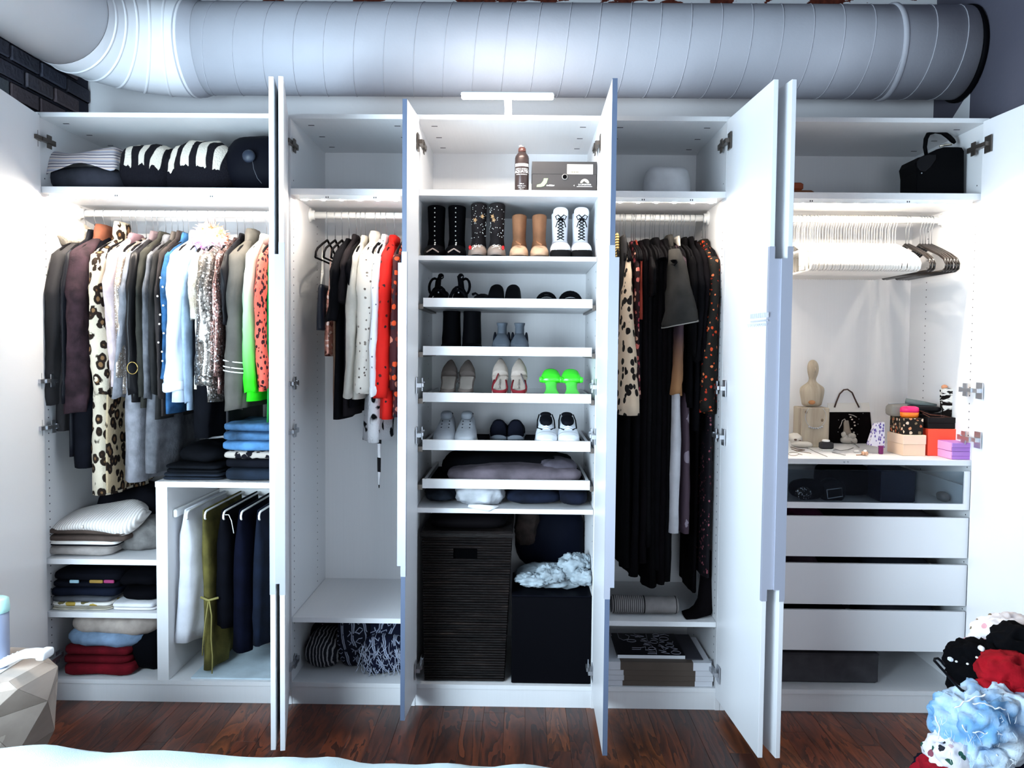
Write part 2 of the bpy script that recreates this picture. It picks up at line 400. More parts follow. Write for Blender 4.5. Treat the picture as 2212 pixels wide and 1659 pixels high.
# ---------------------------------------------------------------- wardrobe frames
T = 0.018; ZT = 2.364; DEP = 0.58
SH0, SH1 = 2.050, 2.074
FR = [(0.0, 1.0), (1.0, 1.5), (1.5, 2.25), (2.25, 2.75), (2.75, 3.75)]
NAMES = ['wide white wardrobe cabinet of coats at the left end', 'narrow white wardrobe cabinet with blouses over an empty shelf', 'white wardrobe cabinet full of shoes in the middle',
         'narrow white wardrobe cabinet packed with black clothes', 'wide white wardrobe cabinet with drawers at the right end']
CAB = []
for i, (x0, x1) in enumerate(FR):
    c = thing('wardrobe_cabinet', NAMES[i], 'wardrobe', ((x0+x1)/2, 0.29, 0), 'row of white wardrobe cabinets'); CAB.append(c)
    g = 0.0008
    for s in (x0+g, x1-T-g): MB().box((s, 0, 0), (s+T, DEP, ZT)).build('side_panel', MELA, c)
    MB().box((x0+T+g, 0.0, ZT-T), (x1-T-g, DEP, ZT)).build('top_panel', MELA, c)
    MB().box((x0+T+g, 0.0, 0.072), (x1-T-g, DEP, 0.090)).build('bottom_panel', MELA, c)
    MB().box((x0+T+g, 0.004, 0.0), (x1-T-g, 0.020, 0.070)).build('plinth', MELA, c)
    MB().box((x0+T+g, DEP-0.012, 0.09), (x1-T-g, DEP-0.004, ZT-T)).build('back_panel', MELA, c)
    MB().box((x0+T+g, 0.002, SH0), (x1-T-g, DEP-0.013, SH1)).build('shelf', MELA, c)
    # rows of shelf-peg holes, too small to pick apart
    h = MB()
    for yy in (0.04, 0.42):
        for k in range(62):
            z_ = 0.16+k*0.032*1.0
            if i == 2 and k % 2: continue
            for xx, dr in ((x0+T+g, 1), (x1-T-g, -1)):
                if abs(z_-SH0) < 0.04: continue
                h.box((xx-0.0005, yy-0.0025, z_-0.0025), (xx+0.0005, yy+0.0025, z_+0.0025))
    o = h.build('peg_holes', HOLE, c); o['kind'] = 'stuff'
    # dark cam-lock caps under the top panel
    for xx in (x0+0.075, x1-0.075):
        for yy in (0.10, 0.28, 0.46): MB().box((xx-0.012, yy-0.003, ZT-T-0.001), (xx+0.012, yy+0.003, ZT-T+0.0005)).build('cam_cap', HOLE, c)
    if i != 2:
        lb = MB().box((x0+0.05, 0.012, 2.034), (x1-0.05, 0.034, SH0)).build('light_bar', WHITE, c)
        nl = 13 if i in (0, 4) else 6
        for kk in range(nl):
            xl = x0+0.07+(x1-x0-0.14)*kk/(nl-1); MB().box((xl-0.006, 0.018, 2.0318), (xl+0.006, 0.030, 2.0338)).build('led', emit('#fff3e2', LED_STRONG if i in (0, 4) else LED_SOFT), lb)
        for xx in ((x0*0.68+x1*0.32), (x0*0.3+x1*0.7)):
            for dx in (-0.004, 0.004): MB().box((xx+dx-0.0018, 0.0112, 2.039), (xx+dx+0.0018, 0.0121, 2.045)).build('screw', HOLE, lb)
        rl = MB(); zr = 2.015
        rl.tube([(x0+T+0.006, 0.29, zr), (x1-T-0.006, 0.29, zr)], 0.0145, 14); r_ = rl.build('hanging_rail', WHITE, c, True)
        for xx, s in ((x0+T+0.001, 1), (x1-T-0.001, -1)): MB().lathe((xx, 0.29, zr), [(0.030, 0.0), (0.030, 0.006*s), (0.020, 0.009*s), (0.020, 0.022*s)], 18, 'x').build('rail_bracket', WHITE, r_, True)
# ---------------------------------------------------------------- doors (parts of their cabinet)
BAND = plain('#5c6880', 0.4)
def hinge(mb, p, n, z):
    """cup plate on the door face, arm, and mounting plate on the side panel; n points into the compartment"""
    x_, y_ = p
    mb.box((x_+min(0, n*0.004), y_-0.075, z-0.032), (x_+max(0, n*0.004), y_-0.030, z+0.032))
    mb.box((x_+min(0.002*n, n*0.020), y_-0.066, z-0.008), (x_+max(0.002*n, n*0.020), y_-0.012, z+0.008))
    mb.box((x_+min(0.006*n, n*0.024), y_-0.030, z-0.007), (x_+max(0.006*n, n*0.024), y_+0.050, z+0.007))
    mb.box((x_+min(0.012*n, n*0.016), y_+0.014, z-0.026), (x_+max(0.012*n, n*0.016), y_+0.044, z+0.026))
    mb.box((x_+min(0.012*n, n*0.020), y_+0.044, z-0.010), (x_+max(0.012*n, n*0.020), y_+0.066, z+0.010))
def door(c, hx, fx, fy, n, lip, hz, lab, handle=True, z0=0.055, z1=2.35, band=None):
    """hx: x of the inner face at the hinge (y=-0.004); (fx, fy) the inner face at the free end; n: side the inner face looks to"""
    a = Vector((hx, -0.006, 0)); b = Vector((fx, fy, 0)); L = b-a; t = L.normalized()
    out = Vector((-n*abs(t.y), 0, 0)); out = Vector((t.y, -t.x, 0)); out = out if out.x*n < 0 else -out
    th = 0.0165
    mb = MB().obox((a.x, a.y, z0), L, out*th, (0, 0, z1-z0))
    d = mb.build('door', DOORM, c, bevel=0.001); d['label'] = lab
    if band: MB().obox(Vector((b.x, b.y, z0))-out*0.0002, t*0.0009, out*(th+0.0004), (0, 0, z1-z0)).build('edge_band', band, d)
    if handle:
        e = b
        p = MB().obox(Vector((e.x, e.y, 0.600))-out*0.0015, t*0.0022, out*(th+0.0025), (0, 0, 1.20))
        if lip > 0.004: p.obox(Vector((e.x, e.y, 0.640))+out*(th+0.001)-t*0.0, t*0.0022, out*lip, (0, 0, 1.12)); p.obox(Vector((e.x, e.y, 0.640))+out*(th+lip-0.001), -t*0.022, out*0.002, (0, 0, 1.12))
        p.obox(Vector((e.x, e.y, 0.600))-out*0.0018, -t*0.012, out*0.0018, (0, 0, 1.20))
        p.build('handle', ALU, d)
    for z in hz:
        h = MB(); hinge(h, (hx, 0.004), n, z); h.build('hinge', METAL if z < 2 else DARKMETAL, d)
    return d
door(CAB[0], 0.030, 0.112, -0.490, 1, 0, (2.255, 1.303, 1.117, 0.168), 'left door of the coat cabinet, swung to the wall', handle=False)
door(CAB[0], 0.988, 1.084, -0.490, -1, 0.001, (2.255, 1.303, 1.117, 0.168), 'right door of the coat cabinet, seen on its edge')
door(CAB[1], 1.012, 1.134, -0.490, 1, 0.014, (2.247, 1.303, 1.111, 0.165), 'door of the blouse cabinet, seen on its edge')
door(CAB[2], 1.5265, 1.513, -0.250, 1, 0.013, (2.245, 1.303, 1.107, 0.168), 'narrow door of the shoe cabinet', band=BAND)
door(CAB[2], 2.2335, 2.229, -0.490, -1, 0.014, (2.245, 1.303, 1.107, 0.168), 'wide door of the shoe cabinet', band=BAND)
d4 = door(CAB[3], 2.7315, 2.762, -0.490, -1, 0.020, (2.258, 1.303, 1.112, 0.168), 'door of the black clothes cabinet')
door(CAB[4], 2.771, 2.838, -0.490, 1, 0.020, (2.255, 1.303, 1.112, 0.168), 'left door of the drawer cabinet, seen on its edge')
door(CAB[4], 3.722, 3.763, -0.490, -1, 0, (2.253, 1.304, 1.112, 0.168), 'right door of the drawer cabinet, swung to the wall', handle=False)
# little row of hooks screwed to the inside of the black-clothes cabinet door
hk = MB()
for k in range(9):
    s = 0.33+0.16*k/8; px = 2.7315+(2.762-2.7315)*(s/0.486); py = -0.004-s
    hk.box((px-0.006, py-0.004, zv(1590, 683, -0.4)-0.006), (px-0.001, py+0.004, zv(1590, 683, -0.4)+0.010)).tube([(px-0.004, py, 1.543), (px-0.012, py, 1.535), (px-0.014, py, 1.545)], 0.0015, 5)
hk.box((2.7315+0.0305*0.33/0.486-0.0035, -0.50+0.004, 1.552), (2.7315+0.0305*0.33/0.486-0.001+0.009, -0.325, 1.556))
hk.build('hook_strip', plain('#c4c4cb', 0.4), d4)
# ---------------------------------------------------------------- fixed shelves, trays, drawers
def shelf(i, x0, x1, z0, z1, y0=0.003, y1=DEP-0.013, name='shelf'): return MB().box((x0, y0, z0), (x1, y1, z1)).build(name, MELA, CAB[i])
# coat cabinet: low unit on the right, two shelves on the left
DX0, DX1 = 0.471, 0.517
MB().box((DX0, 0.002, 0.0905), (DX1, DEP-0.013, 0.880)).build('divider', MELA, CAB[0])
shelf(0, DX0-0.003, 0.980, 0.880, 0.902)
shelf(0, 0.020, DX0-0.001, 0.561, 0.583); shelf(0, 0.020, DX0-0.001, 0.343, 0.365)
MB().box((0.60, 0.02, 0.0905), (0.978, 0.40, 0.096)).build('floor_tone', fab('#cfe0ea', 0.12, 10), CAB[0])  # pale cyan sheet standing in for the daylight patch on the floor
# blouse and black clothes cabinets
shelf(1, 1.0205, 1.4795, 0.336, 0.356); shelf(3, 2.2705, 2.7295, 0.339, 0.359)
# shoe cabinet shelves
shelf(2, 1.5205, 2.2295, 1.797, 1.815); shelf(2, 1.5205, 2.2295, 0.789, 0.808)
TRAYMAT = plain('#15161b', 0.9)
TRAYZ = [(1.613, 1.648), (1.421, 1.457), (1.235, 1.272), (1.042, 1.083), (0.888, 0.925)]
for z0, z1 in TRAYZ:
    tr = MB().box((1.5445, 0.002, z0), (2.2150, 0.018, z1)).build('tray_front', MELA, CAB[2])
    tr.name = 'pull_out_tray'
    q = MB(); zb = z0+0.006
    q.box((1.5445, 0.018, z0), (1.5565, 0.545, z0+0.030)).box((2.2030, 0.018, z0), (2.2150, 0.545, z0+0.030)).box((1.5565, 0.533, z0), (2.2030, 0.545, z0+0.030)); q.build('tray_rim', MELA, tr)
    MB().box((1.5565, 0.0185, z0), (2.2030, 0.5325, zb-0.0002)).build('tray_base', MELA, tr)
    MB().box((1.5565, 0.0185, zb), (2.2030, 0.5325, zb+0.004)).build('tray_mat', TRAYMAT, tr)
    for xx in (1.5205, 2.2155): MB().box((xx, 0.012, z0-0.008), (xx+0.0235 if xx < 2 else xx+0.0135, 0.50, z0+0.012)).build('runner', DARKMETAL, tr)
# drawer cabinet
shelf(4, 2.7705, 3.7295, 1.003, 1.024)
for sx in (3.225, 3.240): MB().lathe((sx, 0.0028, 1.0135), [(0.004, 0), (0.003, 0.002)], 10, 'y').build('screw', METAL, CAB[4], True)
X0, X1 = 2.778, 3.724
def drawer(z0, z1, glass_front=False):
    if glass_front:
        dr = MB().box((X0, 0.002, z0), (X1, 0.018, z0+0.024)).box((X0, 0.002, z0+0.024), (X0+0.022, 0.018, z1)).box((X1-0.022, 0.002, z0+0.024), (X1, 0.018, z1)).build('drawer', DOORM, CAB[4])
        MB().box((X0+0.0225, 0.009, z0+0.0245), (X1-0.0225, 0.012, z1-0.002)).build('glass_pane', glass('#c9d4dc'), dr)
    else:
        dr = MB().box((X0, 0.002, z0), (X1, 0.018, z1)).build('drawer', DOORM, CAB[4], bevel=0.0008)
    hh = z0+min(0.11, (z1-z0)*0.62)
    MB().box((X0+0.012, 0.0185, z0+0.008), (X0+0.020, 0.52, hh)).box((X1-0.020, 0.0185, z0+0.008), (X1-0.012, 0.52, hh)).box((X0+0.020, 0.512, z0+0.008), (X1-0.020, 0.52, hh)).box((X0+0.020, 0.0185, z0+0.008), (X1-0.020, 0.512, z0+0.014)).build('drawer_box', MELA, dr)
    for xa, xb in ((X1-0.0005, X1+0.005), (X0-0.007, X0+0.0005)): MB().box((xa, 0.02, z0+0.012), (xb, 0.50, z0+0.032)).build('runner', DARKMETAL, dr)
    return dr
drawer(0.826, 0.981, True); drawer(0.632, 0.794); drawer(0.439, 0.604); drawer(0.251, 0.415)
# ---------------------------------------------------------------- wardrobe lamp
lp = thing('wardrobe_lamp', 'slim lit bar lamp on a white arm on top of the shoe cabinet', 'lamp', (1.875, 0.02, ZT))
MB().box((1.861, -0.16, 2.384), (1.889, 0.10, 2.390)).box((1.861, -0.012, ZT+0.0005), (1.889, 0.10, 2.384)).build('arm', WHITE, lp, bevel=0.001)
MB().rbox((1.702, -0.175, 2.387), (2.047, -0.150, 2.402), 0.004).build('lamp_housing', WHITE, lp)
MB().rbox((1.704, -0.174, 2.378), (2.045, -0.151, 2.3865), 0.003).build('lamp_diffuser', emit('#fff4e6', LAMP_BAR), lp)
# ---------------------------------------------------------------- hangers and hanging clothes
RAILY, RAILZ = 0.29, 2.0305
def hook_pts():
    pts = [(0, 0.0165*math.cos(a), -0.0155+0.0165*math.sin(a)) for a in [math.radians(q) for q in range(-40, 181, 20)]]
    return pts + [(0, -0.0165, -0.026), (0, -0.010, -0.042), (0, 0, -0.054), (0, 0, -0.126)]
def make_hanger(kind, lab, loc, group):
    h = thing('clothes_hanger', lab, 'hanger', loc, group); o = Vector(loc)
    sh = Vector((0, 0, -0.028))
    q = MB(); q.tube([o+Vector(p) for p in hook_pts()], 0.0016, 6); q.build('hook', METAL if kind != 'white_plastic' else plain('#e9e6e0', 0.3, 0.3), h, True)
    if kind == 'velvet':
        m_ = plain('#121113', 0.75); dzz = -0.028; pr = [(-.205,-.190),(-.195,-.166),(-.165,-.147),(-.08,-.118),(-.02,-.100),(0,-.094),(.02,-.100),(.08,-.118),(.165,-.147),(.195,-.166),(.205,-.190)]
        q = MB().tube([o+sh+Vector((0, a, b)) for a, b in pr], 0.0048, 8); q.build('shoulder_bar', m_, h, True)
        MB().tube([o+sh+Vector((0, -.205, -.190)), o+sh+Vector((0, .205, -.190))], 0.0040, 6).build('trouser_bar', m_, h, True)
    else:
        m_ = plain('#f1ede6', 0.25) if kind == 'white_plastic' else plain('#17110e', 0.22); r = 0.0062
        pr = [(-.20,-.222),(-.222,-.214),(-.226,-.196),(-.208,-.174),(-.165,-.152),(-.08,-.122),(-.028,-.104),(0,-.094),(.028,-.104),(.08,-.122),(.165,-.152),(.208,-.174),(.226,-.196),(.222,-.214),(.20,-.222)]
        MB().tube([o+sh+Vector((0, a, b)) for a, b in pr], [r*0.9]*5+[r*1.2]*5+[r*0.9]*5, 8).build('shoulder_bar', m_, h, True)
        MB().tube([o+sh+Vector((0, -.20, -.222)), o+sh+Vector((0, .20, -.222))], r*0.85, 8).build('trouser_bar', m_, h, True)
    return h
HP = {}
def hanger(kind, x, lab, group=None):
    loc = (x, RAILY, RAILZ)
    if kind not in HP: HP[kind] = make_hanger(kind, lab, loc, group); return HP[kind]
    return dup(HP[kind], loc, lab, group)
def gring(x, y, z, a, b, seed, fold=0.0, n=26, k=5):
    out = []
    for j in range(n):
        t = j*2*math.pi/n; c, s = math.cos(t), math.sin(t)
        f = 1+fold*math.sin(k*t+seed*1.3+z*3)+fold*0.6*math.sin((k+3)*t+seed+z*7)+0.22*noise.noise(Vector((z*13, t*1.6, seed*2.7)))  # wrinkle
        out.append((x+b*f*math.copysign(abs(s)**0.7, s), y+a*c*(1+0.02*math.sin(seed+z*9)), z))
    return out
SEED = [0]
def garment(lab, cat, u, w, vs, vb, mat, name='hanging_jacket', dx=0, mat_body=None, collar=None, cm=None, vtop=None, a=0.215, flare=0.0, kind='velvet', cuff=None, hem=None, sway=0.0, straps=None, hl=None, body_w=None, group=None):
    """a garment hung edge-on: u, w its strip in the photo (px) near its front edge; vs, vb where sleeve and body end"""
    SEED[0] += 1; sd = SEED[0]; k = 1/534.0
    x = xv(u, 620, 0.075); b = w*k*0.5; bb = (body_w or w)*k*0.46
    hanger(kind, x, hl or ' '.join(('hanger under the ' + lab.replace(',', '')).split()[:16]))
    zt = RAILZ-0.122-0.012*((sd*37)%10)/10
    g = thing(name, lab, cat, (x, RAILY, zt), group)
    zb = zv(u, vb, 0.09)
    R_ = []
    if vtop is None:
        for dz, aa, f in ((0.008, 0.040, 0.45), (-0.006, 0.055, 0.55), (-0.03, 0.105, 0.65), (-0.062, 0.165, 0.8), (-0.095, 0.200, 0.95), (-0.14, a, 1.0)): R_.append((zt+dz, aa, bb*f, 0.0))
        z0 = zt-0.14
    else:
        z0 = zv(u, vtop, 0.09); R_ += [(z0+0.004, a*0.90, bb*0.35, 0.0), (z0, a*0.95, bb*0.75, 0.05)]
    for i in range(1, 15):
        f = i/14; R_.append((z0+(zb-z0)*f, a*(1+0.10*f)+flare*f*0.10, bb*(1+0.25*f+flare*f), min(0.24, 0.06+0.26*f)))
    MBB = MB(); MBB.loft([gring(x+sway*k*((zt-z)/(zt-zb+1e-6)), RAILY, z, aa, bq, sd, fo) for z, aa, bq, fo in R_])
    MBB.build('body', mat_body or mat, g, True)
    if straps:
        for yy in (-0.085, 0.085):
            MB().tube([(x, RAILY+yy*1.3, z0), (x+0.003, RAILY+yy*1.05, (z0+zt-0.10)/2), (x, RAILY+yy, zt-0.032), (x-0.003, RAILY+yy*1.02, (z0+zt-0.1)/2), (x-0.002, RAILY+yy*1.25, z0)], 0.0028, 6).build('strap', straps, g, True)
    if vs:
        zs = zv(u, vs, 0.075); zz = zt-0.085; st = []
        n = 20
        for i in range(-4, n+1):
            f = max(0, i)/n; z = zz+(zs-zz)*f; rx = b*(0.90+0.10*min(1, f*4))*(1.0-0.08*f)*(1+0.08*math.sin(sd*2.1+f*9))
            yc = RAILY-0.190-0.040*min(1, f*4)+0.012*f; ry = 0.040+0.012*min(1, f*4)-0.006*f
            if i < 0:
                g_ = -i/4; z = zz+0.075*g_**0.9; yc = RAILY-0.190+0.125*g_; ry = 0.040-0.018*g_; rx *= (1-0.65*g_**1.3)
            xx = x+dx*k*f**1.2+0.005*math.sin(sd*1.7+f*5)*f
            q = []
            for j in range(16):
                t = j*2*math.pi/16; ff = 1+(0.10*math.sin(3*t+sd+f*6)+0.06*math.sin(5*t+f*11))*min(1, 0.3+f*2)+0.16*noise.noise(Vector((z*22, t*1.5, sd*3.1)))
                q.append((xx+rx*ff*math.cos(t), yc+ry*ff*math.sin(t), z+0.006*math.sin(2*t+sd)*(f > 0.95)))
            st.append(q)
        s = MB().loft(st); s.build('sleeve', mat, g, True)
        if cuff:
            q = [(cx, cy, cz) for cx, cy, cz in st[-1]]; c0 = Vector((sum(p[0] for p in q)/16, sum(p[1] for p in q)/16, 0))
            MB().loft([[(c0.x+(p[0]-c0.x)*sc, c0.y+(p[1]-c0.y)*sc, p[2]+dz) for p in q] for dz, sc in ((0.034, 1.06), (0.030, 1.12), (0.002, 1.12), (-0.004, 1.02))]).build('cuff', cuff, g, True)
    if hem:
        MB().loft([gring(x+sway*k, RAILY, zb+dz, a*1.11+flare*0.1, bb*(1.28+flare)*1.03, sd, 0.24) for dz in (0.030, -0.003)]).build('hem_band', hem, g, True)
    if collar:
        h = collar; MB().loft([gring(x, RAILY-0.005, zt+dz, aa*0.92, bq*min(1.0, max(0.45, bb/0.03)), sd, 0.08, 20) for dz, aa, bq in ((-0.03, 0.105, 0.019), (0.0, 0.078, 0.022), (h*0.55, 0.070, 0.024), (h, 0.062, 0.018), (h*0.8, 0.05, 0.012))]).build('collar', cm or mat, g, True)
    return g
# ---- coats and jackets in the coat cabinet, left to right
CO, JK, SW, DR, TP, SH = 'hanging_coat', 'hanging_jacket', 'hanging_sweater', 'hanging_dress', 'hanging_camisole', 'hanging_shirt'
FAUX = NT('faux_fur', 0.95, 0, 0.1); FAUX.color(FAUX.ramp(FAUX.noise(14, detail=5), [(0.35, '#c9b8a4'), (0.65, '#f2ece2')])); FAUX.bump(FAUX.noise(120, detail=5), 0.9, 0.01)
WOOL = lambda c, v=0.35: fab(c, v, 22, 0.95, 150, 0.6)
g = garment('charcoal wool coat hanging first at the left end, grey fur at the neck', 'coat', 127, 40, 872, 930, fab('#3b393b', 0.25, 5), CO, dx=-16, collar=0.05, cm=FAUX.m)
MB().blob((g.location.x-0.02, 0.23, g.location.z+0.012), (0.045, 0.11, 0.055), 0.8, 0.8, 0.014, 40, 20, 12, 5).build('fur_collar', FAUX.m, g, True)
garment('black quilted puffer coat between the charcoal and plum coats', 'coat', 150, 18, 868, 985, plain('#17181f', 0.4, var=0.3), CO, dx=-4, collar=0.035)
garment('plum boucle wool coat with a rust shoulder, third from the left', 'coat', 170, 50, 890, 1010, WOOL('#3d2c33', 0.4), CO, dx=-6, mat_body=fab('#15161d', 0.3), collar=0.055, cm=fab('#7a4a38', 0.2))  # body nearly black: the shade low on the coat put into its colour
g = garment('long leopard faux-fur coat with brown rosettes on cream', 'coat', 211, 38, 850, 1068, leopard('#d9cdb8', '#2a211c', '#8a6a4a', 27), CO, dx=14, collar=0.075, body_w=46)
garment('second leopard coat with a pink edging, behind the leopard fur', 'coat', 231, 12, 0, 1062, leopard('#c9b493', '#241c18', '#6d5138', 26), CO, hem=None)
garment('blush pink knit cardigan beside the leopard coat', 'cardigan', 244, 26, 800, 835, WOOL('#d3bfc0', 0.15), SW, dx=6, collar=0.02, cm=fab('#8a6f78'))
garment('champagne sequin cardigan next to the blush knit', 'cardigan', 265, 20, 812, 850, sequin('#b5a496', '#8a7d74', 260, 0.5), SW)
garment('long pale grey wool coat hanging low behind the jackets', 'coat', 281, 20, 858, 1040, WOOL('#8f8f96', 0.25), CO, dx=-24, body_w=44)
g = garment('black leather biker jacket with a gold ring on its pocket', 'jacket', 292, 24, 850, 868, plain('#1b1a1c', 0.32, var=0.3), JK, dx=-4, collar=0.03, cm=fab('#6e6065'))
rg = MB(); c_ = P(286, 795, 0.012); rg.tube([(c_.x+0.021*math.cos(t), 0.012, c_.z+0.024*math.sin(t)) for t in [i*math.pi/12 for i in range(25)]], 0.0016, 6); rg.build('ring', plain('#b79a5a', 0.3, 0.9), g, True)
garment('olive grey field jacket right of the leather biker jacket', 'jacket', 310, 18, 856, 880, fab('#35342f', 0.3), JK, collar=0.025)
garment('grey wool blazer with white piping down its long edge', 'jacket', 324, 16, 860, 1020, WOOL('#6f7076', 0.3), JK, collar=0.02, body_w=40)
garment('dark taupe utility jacket in the middle of the coat rail', 'jacket', 338, 18, 850, 905, fab('#2b2a2a', 0.35), JK, collar=0.03, cm=fab('#55504c'))
garment('brown grey corduroy jacket left of the denim jackets', 'jacket', 350, 12, 858, 898, fab('#3a3433', 0.3), JK, collar=0.03)
g = garment('mid blue denim jacket studded with pearls', 'jacket', 362, 15, 815, 893, fab('#3a6b9c', 0.4, 24), JK, collar=0.03)
pb = MB()
for i in range(10):
    z_ = zv(368, 600+i*20, 0.005); pb = MB().ball((g.location.x+0.012*math.sin(i*2.4), 0.008+0.002*(i % 2), z_), 0.0042, 8, 5); pb.build('pearl', plain('#f3efe6', 0.2), g, True)
garment('bleached white denim jacket with a pale blue sleeve', 'jacket', 384, 44, 842, 868, ombre('#e9e7e8', '#b9c4d6', -0.75, -0.15), JK, dx=-6, collar=0.035, cuff=fab('#e8e8ee', 0.1))
garment('pale blue chambray shirt behind the white denim jacket', 'shirt', 408, 14, 868, 885, fab('#9fb6cf', 0.25), SH)
g = garment('white furry vest with a pink and orange feather collar', 'vest', 424, 22, 690, 840, FAUX.m, 'hanging_vest')
FE = NT('feather', 0.9, 0, 0.1); FE.color(FE.ramp(FE.noise(9, detail=4), [(0.32, '#c45bb0'), (0.45, '#f0dfe8'), (0.56, '#ef9a6a'), (0.7, '#f7efe6')])); FE.bump(FE.noise(90, detail=5), 0.9, 0.02)
c_ = P(456, 522, 0.20); fe = MB(); fe.blob(c_, (0.058, 0.10, 0.068), 0.9, 0.9, 0.022, 30, 26, 16, 2)
rr = random.Random(5)
for i in range(120):
    d = Vector((rr.gauss(0, 1), rr.gauss(0, 1), rr.gauss(0.2, 1))).normalized(); s = c_+Vector((d.x*0.055, d.y*0.09, d.z*0.062)); fe.tube([s, s+d*0.018, s+d*0.032+Vector((0, 0, -0.006))], [0.0026, 0.0018, 0.0004], 4)
fe.build('feather_collar', FE.m, g, True)
SQ = sequin('#8d8781', '#3d3a38', 190, 0.22)
garment('silver sequin jacket with a straight glittering front', 'jacket', 447, 42, 830, 868, SQ, JK, cuff=sequin('#7d7873', '#35322f', 190, 0.25), a=0.21)
garment('rose gold sequin jacket beside the silver sequin jacket', 'jacket', 474, 19, 812, 850, sequin('#a57f78', '#2c1c1e', 170, 0.22), JK)
garment('black padded jacket with a round hood opening', 'jacket', 491, 16, 700, 945, plain('#141418', 0.45, var=0.3), JK, collar=0.02)
garment('black dress hanging short behind the sequin jackets', 'dress', 425, 14, 0, 945, fab('#0e0f14', 0.3), DR, body_w=60, sway=8)
g = garment('grey hooded sweatshirt with three white stripes on the sleeve', 'sweatshirt', 511, 42, 884, 880, fab('#595651', 0.2, 10), SW, dx=-4, collar=0.045)
for i, vv in enumerate((781, 794, 803)):
    z_ = zv(505, vv, 0.03); MB().tube([(g.location.x-0.006+0.045*math.cos(t), 0.074+0.053*math.sin(t), z_-0.006*math.cos(t)) for t in [math.radians(-165+q*11) for q in range(17)]], 0.0026, 6).build('sleeve_stripe', plain('#eceae6', 0.6), g, True)
garment('pale grey sweater fading to neon green at the cuff', 'sweater', 541, 27, 846, 866, ombre('#b9beb2', '#2fe81e', -0.60, -0.22, 0.7), SW, dx=2, collar=0.02, cm=fab('#cfd0ca'))
garment('coral red shirt with black leopard spots', 'shirt', 566, 24, 836, 845, spots('#d9594a', '#2a1016', 62, 0.50, (1, 1, 0.7)), SH, dx=2)
garment('green dress at the right end of the coat rail', 'dress', 579, 10, 0, 912, fab('#1d8b3c', 0.25), DR)
# ---- blouses and tops in the next cabinet
garment('glossy navy strappy top at the left end of the blouse rail', 'top', 680, 24, 0, 712, plain('#1c2433', 0.3, var=0.4), TP, vtop=612, a=0.13, straps=plain('#e9e4dc', 0.5))
garment('pink sequin camisole hanging from thin straps', 'top', 698, 24, 0, 770, sequin('#c78f80', '#5d3630', 90, 0.35, '#f5ded6'), TP, vtop=625, a=0.13, straps=plain('#d9b8ac', 0.5))
garment('brown satin slip dress behind the pink camisole', 'dress', 714, 14, 0, 905, plain('#7b5a45', 0.35, var=0.35), DR, vtop=640, a=0.17, sway=6, straps=plain('#241a16', 0.5))
garment('long black blouse with a three quarter sleeve', 'blouse', 730, 26, 694, 905, fab('#131317', 0.3), SH, dx=-10)
garment('charcoal blouse beside the long black blouse', 'blouse', 747, 20, 655, 898, fab('#262225', 0.3), SH, dx=-4, collar=0.02)
garment('black ruffled top behind the charcoal blouse', 'top', 757, 12, 620, 880, fab('#0d0d11', 0.3), TP)
garment('sheer ivory blouse with a long loose sleeve', 'blouse', 768, 24, 858, 862, fab('#cfcac0', 0.12), SH, dx=-16, collar=0.02)
garment('ivory shirt printed with thin dark twigs', 'shirt', 791, 38, 846, 850, floral('#d8d0c6', ('#5d524b', '#7b7068'), 50, 0.30, amt=0.55), SH, dx=-6, collar=0.035, cm=fab('#dcd6cc', 0.1))
garment('white shirt with small dark stars and a wide cuff', 'shirt', 815, 24, 852, 856, floral('#dcdbe0', ('#3a3a44', '#6c6c78'), 60, 0.26, amt=0.4), SH, dx=-4, cuff=fab('#e6e6ea', 0.08), collar=0.03)
g = garment('white blouse with bold black brush strokes and a long tie belt', 'blouse', 803, 44, 0, 958, zebra('#cfcdd0', '#0c0c0f', 10, (1, 1, 0.8), 0.54, 1.5), SH, a=0.17)
x_ = g.location.x
bl = MB(); bl.loft([[(x_+0.022+o, 0.13+dy, z_) for o, dy in ((-wd, 0), (0, -0.003), (wd, 0), (0, 0.003))] for z_, wd in ((zv(815, 950, .13), 0.010), (zv(815, 985, .13), 0.008), (zv(818, 1020, .13), 0.007), (zv(820, 1054, .13), 0.002))]); bl.build('tie_belt', stripes(('#cfcdd0', '#0c0c0f'), 2, 9, wob=0.4), g, True)
garment('scarlet dress with dark star prints', 'dress', 834, 32, 858, 905, floral('#c1170f', ('#1b1014', '#4a1210'), 34, 0.28, amt=0.42), DR, dx=-10, collar=0.02)
garment('dark red floral dress at the right end of the blouse rail', 'dress', 856, 22, 842, 900, floral('#3a1418', ('#c2431f', '#b5705e', '#7b2a1a', '#1d1a22'), 36, 0.46, amt=0.85), DR)
garment('navy dress half hidden by the shoe cabinet door', 'dress', 869, 12, 840, 925, fab('#161a2c', 0.3), DR)
